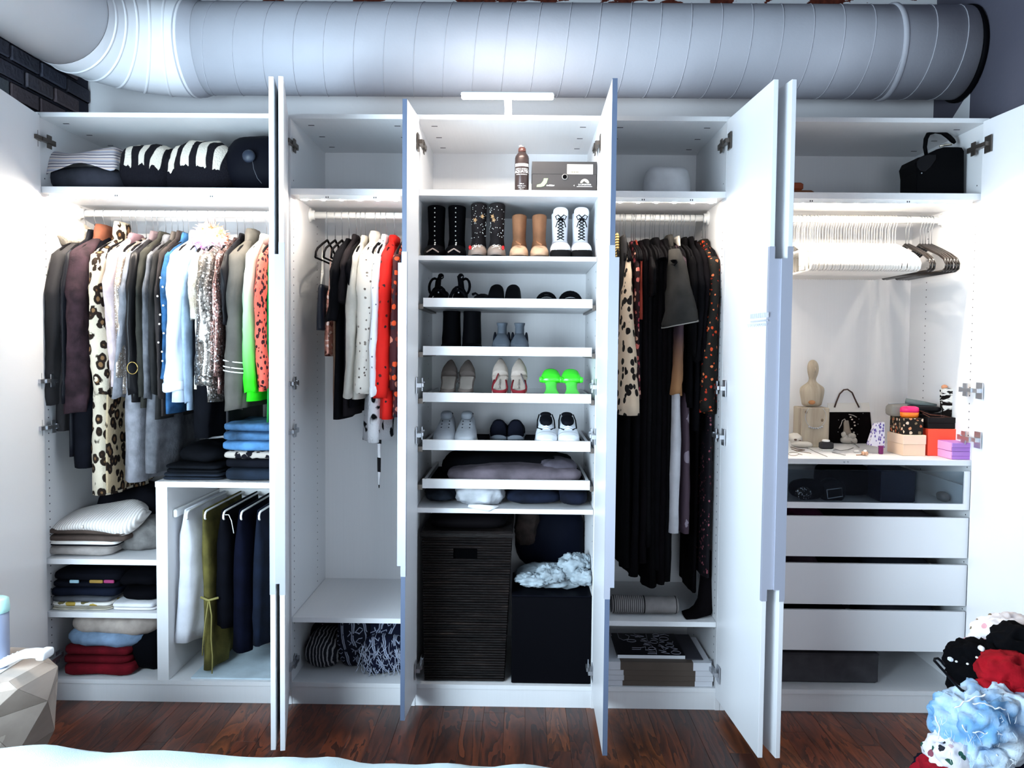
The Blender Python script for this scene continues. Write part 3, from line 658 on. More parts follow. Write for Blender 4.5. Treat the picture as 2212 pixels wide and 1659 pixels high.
# ---- black clothes
garment('black and gold striped strappy top beside the shoe cabinet door', 'top', 1336, 16, 0, 566, stripes(('#1b1712', '#b39558', '#d9c48a'), 2, 90), TP, vtop=500, a=0.16)
garment('dark grey trousers folded long over a clip hanger', 'trousers', 1350, 20, 0, 712, fab('#2d2c2e', 0.3), 'hanging_trousers', vtop=506, a=0.19)
garment('cream dress with black cheetah spots', 'dress', 1358, 30, 0, 893, spots('#cdb79f', '#120e0d', 33, 0.50, (1, 1, 0.85)), DR, a=0.22, flare=0.75)
garment('pink and black floral dress behind the cheetah dress', 'dress', 1377, 20, 0, 862, floral('#241014', ('#c86a62', '#9a3a48', '#e0a893'), 42, 0.46, amt=0.85), DR, a=0.215, sway=4)
garment('rust red velvet top by the floral dress', 'top', 1386, 14, 0, 690, fab('#a04032', 0.3), TP, a=0.2)
BK = [fab('#0b0a0c', 0.3), fab('#0e0d10', 0.3), fab('#100d10', 0.35, 8), plain('#0c0b0d', 0.5)]
for i, (u_, w_, vs_, vb_, lab, nm, ct) in enumerate((
    (1362, 20, 0, 1225, 'long black dress hanging behind the cheetah one', DR, 'dress'),
    (1382, 18, 0, 1245, 'long black dress hanging behind the floral one', DR, 'dress'),
    (1398, 16, 0, 1215, 'long black velvet dress left of the cluster of black hangers', DR, 'dress'),
    (1408, 14, 640, 1180, 'black blouse with a narrow satin sleeve', SH, 'blouse'),
    (1419, 16, 0, 1268, 'black maxi dress falling to the rolled knit', DR, 'dress'),
    (1430, 15, 560, 1230, 'black short sleeved dress behind the denim sleeve', DR, 'dress'),
    (1441, 15, 0, 1262, 'black slip dress with a deep neckline', DR, 'dress'),
    (1452, 14, 575, 1255, 'black lace top dress with a shiny strap', DR, 'dress'))):
    garment(lab, ct, u_, w_, vs_, vb_, BK[i % 4], nm, collar=0.02 if vs_ else None, body_w=30, a=0.20)
garment('dark red dress showing only low among the black dresses', 'dress', 1425, 14, 0, 1135, fab('#5a0d12', 0.3), DR, vtop=1000, a=0.15)
g = garment('washed black denim jacket slipping forward with one wide sleeve', 'jacket', 1462, 26, 0, 700, fab('#383634', 0.3, 12), JK, a=0.19, collar=0.03)
x_ = g.location.x; k = 1/545.0; st = []
for v_, uc, hw, yy, ry in ((540, 1456, 12, 0.10, 0.05), (575, 1462, 20, 0.075, 0.055), (620, 1466, 26, 0.06, 0.06), (632, 1467, 30, 0.055, 0.06), (665, 1470, 35, 0.05, 0.06), (692, 1470, 40, 0.05, 0.06), (700, 1470, 40, 0.05, 0.058)):
    c_ = P(uc, v_, yy); tl = -0.20
    st.append([(c_.x+hw*k*math.cos(t)*(1+0.06*math.sin(4*t+v_)), yy+ry*math.sin(t), c_.z+tl*hw*k*math.cos(t)*-1*(1 if v_ > 640 else 0.2)) for t in [i*2*math.pi/20 for i in range(20)]])
MB().loft(st).build('sleeve', fab('#383634', 0.3, 12), g, True)
MB().loft([[(p[0]*1.0, p[1], p[2]+dz) for p in st[-1]] for dz in (0.003, -0.004)]).build('sleeve_edge', plain('#8f8b86', 0.7), g, True)
garment('purple tie dyed tunic with a tan puffed end', 'tunic', 1474, 22, 850, 855, ombre('#3a2b33', '#a3764f', -0.62, -0.38), SH, dx=-14, vtop=690, a=0.19)
garment('white wide leg trousers hanging among the black clothes', 'trousers', 1467, 36, 0, 1148, fab('#cfcdd2', 0.12), 'hanging_trousers', vtop=800, a=0.225, sway=-3)
garment('mauve sheer floral skirt right of the white trousers', 'skirt', 1490, 24, 0, 1150, floral('#4b3b45', ('#8c7f8a', '#6b545c'), 14, 0.4, amt=0.5), 'hanging_skirt', vtop=850, a=0.215)
garment('black velvet blazer right of the denim sleeve', 'jacket', 1496, 20, 770, 880, BK[0], JK, collar=0.03)
garment('ivory blouse peeking between the black hangers', 'blouse', 1480, 12, 0, 585, fab('#ded6cc', 0.12), SH, a=0.2, collar=0.03)
garment('black knit cardigan beside the velvet blazer', 'cardigan', 1510, 20, 780, 930, BK[1], SW, collar=0.025)
g = garment('black jumpsuit whose leg trails onto the low shelf', 'jumpsuit', 1522, 16, 780, 1290, BK[2], DR, a=0.13)
x_ = xv(1515, 1290, 0.15); zf = 0.3605
MB().loft([[(cx+hw*math.cos(t), cy+0.05*math.sin(t), max(zf, cz+hh*math.sin(t))) for t in [i*2*math.pi/14 for i in range(14)]] for cx, cy, cz, hw, hh in
    ((x_+0.03, 0.16, 0.62, 0.030, 0.0), (x_+0.028, 0.15, 0.50, 0.034, 0.0), (x_+0.02, 0.13, 0.41, 0.040, 0.004), (x_-0.005, 0.10, 0.380, 0.040, 0.012), (x_-0.05, 0.08, 0.368, 0.020, 0.006), (x_-0.085, 0.075, 0.363, 0.006, 0.002))]).build('trailing_leg', BK[2], g, True)
OF = floral('#17130f', ('#d5491f', '#b8321c', '#e2784a'), 56, 0.38, amt=0.55)
garment('black dress with orange poppies at the right end of the rail', 'dress', 1541, 34, 888, 893, OF, DR, dx=-14, collar=0.02)
garment('long black dress sprinkled with small pink flowers', 'dress', 1547, 18, 0, 1245, floral('#120e14', ('#8a4a55', '#a8606a', '#5d2f3a'), 64, 0.34, amt=0.4), DR, a=0.21, sway=-8)
# ---- white and dark hangers in the drawer cabinet
rr = random.Random(9)
us = [1716+i*5.6+rr.uniform(-1.2, 1.2) for i in range(40)]
for i, u_ in enumerate(us):
    hanger('white_plastic', xv(u_, 500, 0.29), 'empty white plastic hanger in the packed row on the right rail', 'empty white hangers on the right rail')
for i, u_ in enumerate((1957, 1964, 1988, 1994, 2000, 2007, 2013)):
    hanger('dark_plastic', xv(u_, 500, 0.29), 'empty dark brown hanger beside the packed white hangers', 'empty dark hangers on the right rail')
# clip hangers hung low from the rail, in front of the white row
def clip_hanger(x, lab, group):
    h = thing('clip_hanger', lab, 'hanger', (x, RAILY, RAILZ), group); o = Vector((x, RAILY, RAILZ)); m_ = plain('#ece8e0', 0.35)
    q = MB().tube([o+Vector(p) for p in hook_pts()]+[o+Vector((0, 0, -0.16))], 0.0016, 6); q.build('hook', METAL, h, True)
    MB().tube([o+Vector((0, -.17, -.166)), o+Vector((0, .17, -.166))], 0.0055, 8).build('crossbar', m_, h, True)
    for yy in (-0.15, 0.11):
        MB().rbox((x-0.009, RAILY+yy-0.014, RAILZ-0.232), (x+0.009, RAILY+yy+0.014, RAILZ-0.158), 0.003).rbox((x-0.006, RAILY+yy-0.020, RAILZ-0.250), (x+0.006, RAILY+yy+0.020, RAILZ-0.222), 0.003).build('clip', m_, h)
    return h
ch = None
for i, u_ in enumerate((1708, 1716, 1724, 1731, 1739, 1748, 1757, 1765)):
    x_ = xv(u_, 500, 0.29); l_ = 'white clip hanger hung low at the left of the right rail'; gr = 'white clip hangers on the right rail'
    if ch is None: ch = clip_hanger(x_, l_, gr)
    else: dup(ch, (x_, RAILY, RAILZ), l_, gr)
# ---------------------------------------------------------------- folded and crumpled cloth
FS = [100]
def cloth(lab, cat, name, u0, u1, v0, v1, y0, y1, mat, n=1, e=0.32, e2=0.55, amp=0.006, freq=9.0, zb=None, rz=0.0, group=None, ridge=False, zt=None):
    """folded or heaped cloth whose front fills the photo's box (u0..u1, v0..v1) at depth y0; y1 its back; n folds"""
    FS[0] += 1; um, vm = (u0+u1)/2, (v0+v1)/2
    x0, x1 = xv(u0, vm, y0), xv(u1, vm, y0); z0 = zv(um, v1, y0) if zb is None else zb; z1 = zv(um, v0, y0) if zt is None else zt
    if e < 0.36 and n == 1: n = max(1, min(3, round((z1-z0)/0.034))); e = 0.20; e2 = 0.5; amp = min(amp, 0.006)
    h = (z1-z0)/n; c = Vector(((x0+x1)/2, (y0+y1)/2, z0)); t = thing(name, lab, cat, c, group)
    rr = random.Random(FS[0])
    for i in range(n):
        q = MB(); q.blob((c.x+rr.uniform(-.004, .004), c.y+rr.uniform(-.003, .004), z0+h*(i+0.5)), ((x1-x0)/2*(1-0.015*rr.random()), (y1-y0)/2*(1-0.015*rr.random()), h*0.56), e, e2, amp, freq, 44, 14, FS[0]+i, False, ridge, rz)
        q.v = [Vector((p.x, p.y, max(p.z, z0+0.0012))) for p in q.v]
        q.build('fold' if n > 1 else 'body', mat if not isinstance(mat, list) else mat[i % len(mat)], t, True)
    return t
KN = lambda c, v=0.2: fab(c, v, 18, 0.95, 170, 0.7)
# top shelf of the coat cabinet
ZS = SH1+0.001
t = cloth('grey folded blanket at the left end of the top shelf', 'blanket', 'folded_blanket', 88, 262, 356, 398, 0.07, 0.40, fab('#33343d', 0.3), 1, 0.4, 0.7, 0.012, 7, zb=ZS)
t = thing('striped_blanket', 'pale wool blanket with tan and grey stripes draped over the dark blanket', 'blanket', P(165, 360, 0.2))
q = MB(); rows = []
top = [(92, 331, 385), (105, 320, 372), (130, 330, 366), (160, 330, 350), (185, 326, 352), (215, 318, 362), (240, 314, 372), (252, 316, 366)]
for u_, va, vb_ in top:
    a, b = P(u_, va, 0.10), P(u_, vb_, 0.045); back = a+Vector((0, 0.28, 0.01))
    rows.append([back, a+Vector((0, 0.06, 0.008)), a, a.lerp(b, 0.35)+Vector((0, -0.006, 0)), a.lerp(b, 0.7), b, b+Vector((0, 0.006, 0)), a.lerp(b, 0.7)+Vector((0, 0.008, 0)), a.lerp(b, 0.35)+Vector((0, 0.004, 0)), a+Vector((0, 0.008, -0.010)), a+Vector((0, 0.06, -0.004)), back+Vector((0, 0, -0.012))])
q.loft(rows); q.build('body', stripes(('#a9a8b4', '#c9b7ab', '#7f7a86', '#cfc6c2', '#6d6874', '#bdb2ae', '#8f8b97'), 2, 24, wob=0.25), t, True, sub=1)
ZEB = NT('zebra_fur', 0.95, 0, 0.1)
wv = ZEB.n('ShaderNodeTexWave'); wv.inputs['Scale'].default_value = 4.6; wv.inputs['Distortion'].default_value = 7.0; wv.inputs['Detail Scale'].default_value = 1.3; ZEB.l(ZEB.co((1, 0.5, 0.45)), wv.inputs[0]); f_ = wv.outputs['Fac']; tc = ZEB.n('ShaderNodeTexCoord'); sp = ZEB.n('ShaderNodeSeparateXYZ'); ZEB.l(tc.outputs['Object'], sp.inputs[0])
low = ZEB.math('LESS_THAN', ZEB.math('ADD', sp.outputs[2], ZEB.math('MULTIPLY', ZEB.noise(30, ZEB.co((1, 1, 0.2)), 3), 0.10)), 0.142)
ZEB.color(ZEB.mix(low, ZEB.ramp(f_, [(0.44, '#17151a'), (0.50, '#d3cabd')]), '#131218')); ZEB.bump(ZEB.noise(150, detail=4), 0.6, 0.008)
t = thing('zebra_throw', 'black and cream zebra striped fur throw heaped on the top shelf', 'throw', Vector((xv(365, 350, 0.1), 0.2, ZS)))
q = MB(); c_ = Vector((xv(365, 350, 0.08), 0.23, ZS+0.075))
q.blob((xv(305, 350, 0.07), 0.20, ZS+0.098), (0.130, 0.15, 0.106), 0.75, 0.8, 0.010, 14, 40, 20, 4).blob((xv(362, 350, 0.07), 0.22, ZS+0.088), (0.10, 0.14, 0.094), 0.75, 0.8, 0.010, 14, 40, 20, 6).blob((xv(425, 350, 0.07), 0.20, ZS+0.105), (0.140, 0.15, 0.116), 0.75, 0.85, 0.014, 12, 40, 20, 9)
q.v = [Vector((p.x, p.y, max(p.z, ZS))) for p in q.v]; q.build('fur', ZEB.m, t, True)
t = thing('black_duffel', 'black nylon duffel bag with a round toggle at the right of the top shelf', 'bag', Vector((xv(535, 350, 0.1), 0.24, ZS)))
q = MB(); q.blob((xv(548, 340, 0.08), 0.23, ZS+0.124), (0.150, 0.17, 0.126), 0.7, 0.8, 0.008, 9, 40, 20, 3); q.v = [Vector((p.x, p.y, max(p.z, ZS))) for p in q.v]
q.build('body', plain('#0e0f16', 0.6, var=0.2), t, True)
MB().lathe(P(537, 337, 0.045), [(0.001, 0.012), (0.020, 0.010), (0.026, 0.0), (0.024, -0.012)], 20, 'y').build('toggle', plain('#222a38', 0.5), t, True)
MB().tube([P(545, 345, 0.045), P(548, 365, 0.042), P(556, 385, 0.046), P(565, 396, 0.05)], 0.0012, 5).build('cord', plain('#4a4c52', 0.6), t, True)
# inner unit: stacked jeans
Z9 = 0.9035
cloth('dark navy jeans folded at the bottom of the left jeans pile', 'jeans', 'folded_jeans', 345, 480, 1024, 1039, 0.03, 0.36, fab('#1d2430', 0.3), 2, 0.25, zb=Z9, amp=0.004)
cloth('black jeans in the middle of the left jeans pile', 'jeans', 'folded_jeans', 350, 478, 1005, 1024, 0.05, 0.38, fab('#121419', 0.3), 2, 0.28, amp=0.005)
cloth('black jeans with a peaked fold on top of the left jeans pile', 'jeans', 'folded_jeans', 366, 478, 966, 1005, 0.09, 0.40, fab('#0f1014', 0.3), 1, 0.8, 0.9, 0.012, 9)
G5 = None
cloth('dark indigo jeans at the bottom of the right jeans pile', 'jeans', 'folded_jeans', 480, 590, 1014, 1039, 0.02, 0.36, fab('#1a2432', 0.35), 1, 0.25, zb=Z9, amp=0.004)
cloth('black jeans under the leopard jeans', 'jeans', 'folded_jeans', 479, 590, 992, 1014, 0.02, 0.36, fab('#11131a', 0.35), 1, 0.25, amp=0.004)
cloth('leopard print jeans in the right jeans pile', 'jeans', 'folded_jeans', 478, 590, 975, 993, 0.025, 0.36, leopard('#b6aea6', '#15141a', '#15141a', 30, 0.1), 1, 0.28, amp=0.004)
cloth('bright blue jeans under the faded blue jeans', 'jeans', 'folded_jeans', 473, 590, 953, 976, 0.02, 0.36, fab('#4f7fae', 0.25, 20), 1, 0.3, amp=0.005)
cloth('faded mid blue jeans topping the right jeans pile', 'jeans', 'folded_jeans', 476, 590, 914, 954, 0.02, 0.36, fab('#456b92', 0.5, 14), 1, 0.35, 0.7, amp=0.012)
# left shelves of the coat cabinet
ZA, ZB_, ZC_ = 0.5845, 0.3665, 0.0915
cloth('oatmeal knit sweater at the bottom of the upper sweater pile', 'sweater', 'folded_sweater', 90, 238, 1181, 1208, 0.03, 0.36, KN('#a39c98'), 1, 0.3, zb=ZA)
cloth('white cardigan with black trim under the brown sweater', 'cardigan', 'folded_cardigan', 97, 250, 1166, 1184, 0.035, 0.36, stripes(('#e2dcd6', '#121118', '#e2dcd6'), 2, 36, offset=0.12), 1, 0.3)
cloth('brown wool sweater sagging over the black trimmed cardigan', 'sweater', 'folded_sweater', 88, 268, 1143, 1172, 0.03, 0.37, KN('#544741'), 1, 0.35, 0.7, 0.009)
cloth('grey mesh knit bundled at the right of the upper sweater pile', 'sweater', 'folded_sweater', 232, 336, 1128, 1208, 0.10, 0.38, KN('#7b7876', 0.35), 1, 0.7, 0.8, 0.016, zb=ZA)
cloth('black sweater behind the white ribbed sweater', 'sweater', 'folded_sweater', 190, 338, 1060, 1150, 0.24, 0.54, fab('#0d0d12', 0.3), 1, 0.5, 0.7, 0.01, zb=ZA)
RIB = NT('rib_knit', 0.92, 0, 0.15); rb = RIB.n('ShaderNodeTexWave'); rb.inputs['Scale'].default_value = 26; rb.inputs['Distortion'].default_value = 3.0; rb.inputs['Detail Scale'].default_value = 0.4; RIB.l(RIB.co((1, 0.25, 0.15)), rb.inputs[0]); RIB.color(RIB.ramp(rb.outputs['Fac'], [(0, '#c9c2bd'), (0.6, '#ece7e3')])); RIB.bump(rb.outputs['Fac'], 0.5, 0.006)
t = thing('folded_sweater', 'white ribbed sweater on top of the upper sweater pile', 'sweater', Vector((xv(208, 1110, 0.1), 0.2, zv(200, 1147, 0.04))))
q = MB(); rows = []
for u_, va, vb_, yy in ((101, 1142, 1148, 0.08), (112, 1128, 1150, 0.05), (140, 1112, 1147, 0.04), (175, 1095, 1146, 0.035), (205, 1088, 1148, 0.035), (235, 1083, 1155, 0.035), (262, 1078, 1163, 0.04), (285, 1074, 1150, 0.06), (305, 1080, 1125, 0.10), (316, 1095, 1110, 0.14)):
    b = P(u_, vb_, yy); a = P(u_, (va*0.35+vb_*0.65), yy-0.012); tp = P(u_, va, 0.26); tp.z = max(tp.z, a.z+0.004)
    rows.append([b+Vector((0, 0.03, 0)), b, b.lerp(a, 0.4)+Vector((0, -0.010, 0)), a, a.lerp(tp, 0.3)+Vector((0, 0, 0.012)), a.lerp(tp, 0.7)+Vector((0, 0, 0.006)), tp, tp+Vector((0, 0.06, -0.015)), tp+Vector((0, 0.02, -0.05)), b+Vector((0, 0.10, 0.004))])
q.loft(rows); q.build('body', RIB.m, t, True, sub=1)
MB().lathe(P(177, 1138, 0.020), [(0.006, 0.003), (0.007, 0.0), (0.004, -0.002)], 12, 'y').build('button', plain('#e6dfd8', 0.4), t, True)
cloth('white and mustard tee at the bottom of the left tee pile', 'tee', 'folded_tee', 103, 238, 1311, 1324, 0.02, 0.34, fab('#cfc8b8', 0.25, 20), 2, 0.25, zb=ZB_, amp=0.004)
cloth('mustard patterned tee under the grey tee', 'tee', 'folded_tee', 104, 236, 1301, 1312, 0.02, 0.34, floral('#d9d5cf', ('#a98f3f', '#6d6440', '#e4e0da'), 22, 0.5, amt=0.8), 1, 0.25, amp=0.004)
cloth('charcoal grey tee between the navy and patterned tees', 'tee', 'folded_tee', 108, 240, 1290, 1302, 0.025, 0.34, fab('#56585e', 0.25), 1, 0.25, amp=0.004)
cloth('dark navy tee low in the left tee pile', 'tee', 'folded_tee', 104, 248, 1271, 1291, 0.025, 0.35, fab('#151a28', 0.3), 1, 0.28)
cloth('black tee with a faint grey seam in the left tee pile', 'tee', 'folded_tee', 105, 250, 1256, 1273, 0.03, 0.35, fab('#10121b', 0.3), 1, 0.28)
t = cloth('black tee with small coloured prints topping the left tee pile', 'tee', 'folded_tee', 107, 258, 1236, 1258, 0.03, 0.35, fab('#0d0e15', 0.3), 1, 0.35)
for ua, ub, cl in ((150, 170, '#8fb0bd'), (193, 222, '#8a6d2f'), (224, 246, '#8f2f5e')):
    a, b = P(ua, 1253, 0.028), P(ub, 1260, 0.028); MB().rbox((a.x, 0.0262, b.z), (b.x, 0.034, a.z), 0.002).build('print', plain(cl, 0.8), t)
cloth('mauve grey sweater pushed behind the left tee pile', 'sweater', 'folded_sweater', 128, 290, 1220, 1262, 0.30, 0.54, KN('#4a4050', 0.4), 1, 0.4, 0.7, 0.01, zb=ZB_+0.06)
cloth('white tee with red brush marks at the bottom of the right tee pile', 'tee', 'folded_tee', 238, 335, 1313, 1325, 0.02, 0.34, floral('#e2dfe0', ('#8a4a4a', '#b58a8a'), 26, 0.25, amt=0.25), 1, 0.25, zb=ZB_, amp=0.004)
cloth('plain white tee in the right tee pile', 'tee', 'folded_tee', 240, 332, 1303, 1314, 0.02, 0.34, fab('#e6e6ea', 0.1), 1, 0.28, amp=0.004)
cloth('bulky black sweater on the white tees of the right pile', 'sweater', 'folded_sweater', 246, 337, 1240, 1304, 0.04, 0.40, fab('#07070b', 0.3), 2, 0.4, 0.7, 0.008)
cloth('crimson sweater folded on the cabinet floor', 'sweater', 'folded_sweater', 128, 282, 1437, 1470, 0.02, 0.34, KN('#6d0f1c'), 1, 0.3, 0.6, 0.007, zb=ZC_)
cloth('dark red sweater lying on the crimson sweater', 'sweater', 'folded_sweater', 130, 280, 1400, 1438, 0.03, 0.34, KN('#5f0c18'), 1, 0.35, 0.7, 0.01)
cloth('pale blue denim shirt on the red sweaters', 'shirt', 'folded_shirt', 131, 302, 1366, 1408, 0.03, 0.36, fab('#7f97b3', 0.3, 16), 1, 0.45, 0.8, 0.016, 8)
cloth('beige linen trousers heaped on the pale blue denim shirt', 'trousers', 'folded_trousers', 133, 330, 1338, 1384, 0.04, 0.38, fab('#b7aaa1', 0.25), 1, 0.5, 0.8, 0.018, 8, zt=0.338)
cloth('black bundle squeezed against the divider on the cabinet floor', 'sweater', 'folded_sweater', 272, 339, 1372, 1466, 0.05, 0.40, fab('#08090d', 0.3), 1, 0.5, 0.7, 0.01, zb=ZC_)
# pull-out trouser rack with draped trousers
rk = thing('trouser_rack', 'white pull-out trouser rack under the inner shelf', 'rack', Vector((0.76, 0.28, 0.83)))
a, b = P(374, 1106, 0.06), P(374, 1106, 0.06)+Vector((0, 0.48, 0.0))
MB().rbox((0.5185, 0.05, a.z-0.022), (0.534, 0.55, a.z+0.012), 0.004).build('side_runner', WHITE, rk)
MB().rbox((0.534, 0.520, a.z-0.014), (0.975, 0.545, a.z+0.020), 0.004).build('rear_beam', WHITE, rk)
BARS = []
for u_ in (404, 443, 483, 521, 560):
    p = P(u_, 1118, 0.055); x_ = p.x; zt_ = a.z+0.004
    MB().tube([(x_, 0.525, zt_), (x_, 0.075, zt_), (x_, 0.060, zt_-0.004), (x_, 0.052, zt_-0.014), (x_, 0.052, zt_-0.026), (x_, 0.060, zt_-0.032)], 0.0042, 8).build('bar', WHITE, rk, True); BARS.append((x_, zt_))
def trousers(i, lab, w, vb, mat, dx=0, a_=0.232, cat='trousers'):
    x_, zt_ = BARS[i]; x_ -= 0.010; SEED[0] += 1; sd = SEED[0]; kx = 1/545.0; t = thing('draped_trousers', lab, cat, (x_, 0.29, zt_))
    zb = zv(1106-(1106-(404+39*i)), vb, 0.09); q = []
    for j in range(11):
        f = j/10; z = zt_+0.0055+(zb-zt_-0.0055)*f; b_ = w*kx*0.5*(0.16+0.84*min(1, f*4)**0.8); q.append(gring(x_+dx*kx*f, 0.287, z, a_*(0.97+0.05*f), b_, sd, 0.05+0.28*f, 40, 6))
    MB().loft(q).build('body', mat, t, True); return t
t = trousers(0, 'white linen trousers draped on the leftmost trouser bar', 68, 1382, fab('#d5d6dd', 0.08), -6)
t = trousers(1, 'olive green trousers with a tie cord on the trouser rack', 36, 1440, fab('#6b6434', 0.35), 8)
OL = plain('#8d854d', 0.8)
MB().tube([P(u_, v_, .036) for u_, v_ in ((452, 1298), (457, 1330), (456, 1380), (459, 1420), (458, 1455))], 0.0028, 6).build('cord', OL, t, True)
MB().tube([P(u_, v_, .036) for u_, v_ in ((450, 1298), (444, 1340), (439, 1380), (437, 1416))], 0.0026, 6).build('cord', OL, t, True)
MB().tube([P(434, 1290, .045), P(450, 1297, .036), P(472, 1291, .045)], 0.0050, 6).build('tie_band', OL, t, True)
t = trousers(2, 'black trousers with a white drawstring on the trouser rack', 44, 1352, fab('#0c0d14', 0.3), 2)
MB().tube([P(486, 1112, .045), P(494, 1112, .045), P(500, 1125, .045), P(505, 1152, .045)], 0.0016, 5).build('drawstring', WHITE, t, True)
trousers(3, 'wide navy trousers hanging lowest on the trouser rack', 46, 1405, fab('#0d1020', 0.3), 0)
trousers(4, 'dark blue trousers by the right edge of the trouser rack', 40, 1390, fab('#111a2c', 0.35), 0)
# blouse cabinet: scarves on the floor
IK = NT('ikat', 0.9, 0, 0.15)
def ikat_mat(base, light, sx, sz, rot=0.0):
    t = NT('ikat', 0.9, 0, 0.15); tc = t.n('ShaderNodeTexCoord'); mp = t.n('ShaderNodeMapping'); mp.inputs['Rotation'].default_value = (0, rot, 0); t.l(tc.outputs['Object'], mp.inputs[0])
    nz = t.n('ShaderNodeTexNoise'); nz.inputs['Scale'].default_value = 12; t.l(mp.outputs[0], nz.inputs[0])
    s = t.n('ShaderNodeSeparateXYZ'); t.l(mp.outputs[0], s.inputs[0])
    wob = t.math('MULTIPLY', nz.outputs['Fac'], 0.8)
    fx = t.math('ABSOLUTE', t.math('SUBTRACT', t.math('FRACT', t.math('ADD', t.math('MULTIPLY', s.outputs[0], sx), wob)), 0.5)); fz = t.math('ABSOLUTE', t.math('SUBTRACT', t.math('FRACT', t.math('ADD', t.math('MULTIPLY', s.outputs[2], sz), wob)), 0.5))
    d = t.math('ADD', fx, fz); ring = t.math('LESS_THAN', t.math('ABSOLUTE', t.math('SUBTRACT', d, 0.30)), 0.05)
    band = t.math('GREATER_THAN', t.math('FRACT', t.math('ADD', t.math('MULTIPLY', s.outputs[0], sx*0.5), wob)), 0.5)
    thin = t.math('LESS_THAN', t.math('ABSOLUTE', t.math('SUBTRACT', fx, 0.42)), 0.05)
    f = t.math('MAXIMUM', t.math('MULTIPLY', ring, band), t.math('MULTIPLY', thin, t.math('GREATER_THAN', t.noise(30), 0.42)))
    t.color(t.mix(f, base, light)); return t.m
ZF = 0.0915
t = cloth('black and ivory braided knit scarf rolled on the cabinet floor', 'scarf', 'rolled_scarf', 648, 730, 1386, 1462, 0.10, 0.36, stripes(('#15151c', '#15151c', '#8d8b8c'), 0, 60, wob=3.0), 1, 0.7, 0.8, 0.006, 9, zb=ZF)
cloth('black and plum embroidered scarf behind the braided scarf', 'scarf', 'rolled_scarf', 664, 740, 1356, 1420, 0.28, 0.48, floral('#141017', ('#6d5866', '#3c2538'), 44, 0.25, amt=0.4), 1, 0.6, 0.7, 0.012, zb=ZF)
cloth('navy ikat scarf standing in the middle of the cabinet floor', 'scarf', 'rolled_scarf', 722, 800, 1346, 1456, 0.13, 0.42, ikat_mat('#11131f', '#8d93a5', 22, 26, 0.15), 1, 0.5, 0.6, 0.010, zb=ZF, zt=0.334)
cloth('blue and white ikat throw folded upright on the right of the floor', 'throw', 'folded_throw', 775, 880, 1346, 1440, 0.16, 0.44, ikat_mat('#12162a', '#9aa2b8', 20, 22, -0.35), 1, 0.45, 0.5, 0.012, zb=ZF, zt=0.334)
t = cloth('fringed navy and white scarf spilling to the front edge', 'scarf', 'fringed_scarf', 772, 878, 1392, 1470, 0.06, 0.30, ikat_mat('#12152a', '#aab2c8', 26, 22, 0.5), 1, 0.6, 0.7, 0.014, zb=ZF)
q = MB(); rr = random.Random(4)
for i in range(90):
    s = P(rr.uniform(776, 868), rr.uniform(1388, 1440), 0.07+rr.random()*0.03); e = s+Vector((rr.uniform(-.03, .03), -0.012-rr.random()*0.02, -rr.uniform(0.01, 0.05))); e.z = max(e.z, ZF+0.002)
    q.tube([s, s.lerp(e, 0.5)+Vector((rr.uniform(-.008, .008), -0.01, 0.004)), e], 0.0014, 4)
o = q.build('fringe', plain('#aeb4c6', 0.9), t, True); o['kind'] = 'stuff'
cloth('grey cushion tucked at the back of the cabinet floor', 'cushion', 'grey_cushion', 690, 760, 1346, 1380, 0.40, 0.56, fab('#8a8784', 0.2), 1, 0.5, 0.7, 0.006, zb=0.16, zt=0.332)
# shoe cabinet, shelf above the hamper
Z8 = 0.8095
cloth('dark grey scarf coiled at the left of the lowest shoe cabinet shelf', 'scarf', 'rolled_scarf', 912, 988, 1062, 1096, 0.10, 0.36, fab('#2c333e', 0.5, 22), 1, 0.7, 0.8, 0.016, 16, zb=Z8)
t = cloth('crumpled pale grey shirt hanging over the shelf edge', 'shirt', 'crumpled_shirt', 982, 1090, 1056, 1098, 0.03, 0.30, fab('#c9ccd2', 0.2), 1, 0.7, 0.8, 0.020, 13, zb=Z8, ridge=True)
MB().loft([[P(u_, v_, yy) + Vector((0, 0, 0.004*math.sin(k_*1.3))) for k_, (u_, v_, yy) in enumerate(r)] for r in (
    [(1010, 1092, 0.02), (1010, 1098, 0.0), (1012, 1095, -0.006), (1012, 1088, 0.01)], [(1040, 1090, 0.02), (1038, 1104, -0.006), (1036, 1102, -0.012), (1038, 1088, 0.0)], [(1062, 1092, 0.02), (1056, 1107, -0.006), (1054, 1105, -0.012), (1060, 1090, 0.0)], [(1078, 1093, 0.02), (1074, 1098, 0.0), (1074, 1096, -0.006), (1076, 1091, 0.01)])]).build('shirt_tail', fab('#e0e2e6', 0.1), t, True)
t = cloth('rolled dark denim on the lowest shoe cabinet shelf', 'jeans', 'rolled_jeans', 1090, 1216, 1062, 1094, 0.06, 0.34, fab('#141b2e', 0.45, 16), 1, 0.4, 0.8, 0.008, zb=Z8)
t = cloth('second roll of dark denim at the right end of that shelf', 'jeans', 'rolled_jeans', 1210, 1276, 1062, 1100, 0.02, 0.34, fab('#121729', 0.45, 16), 1, 0.6, 0.8, 0.008, zb=Z8)
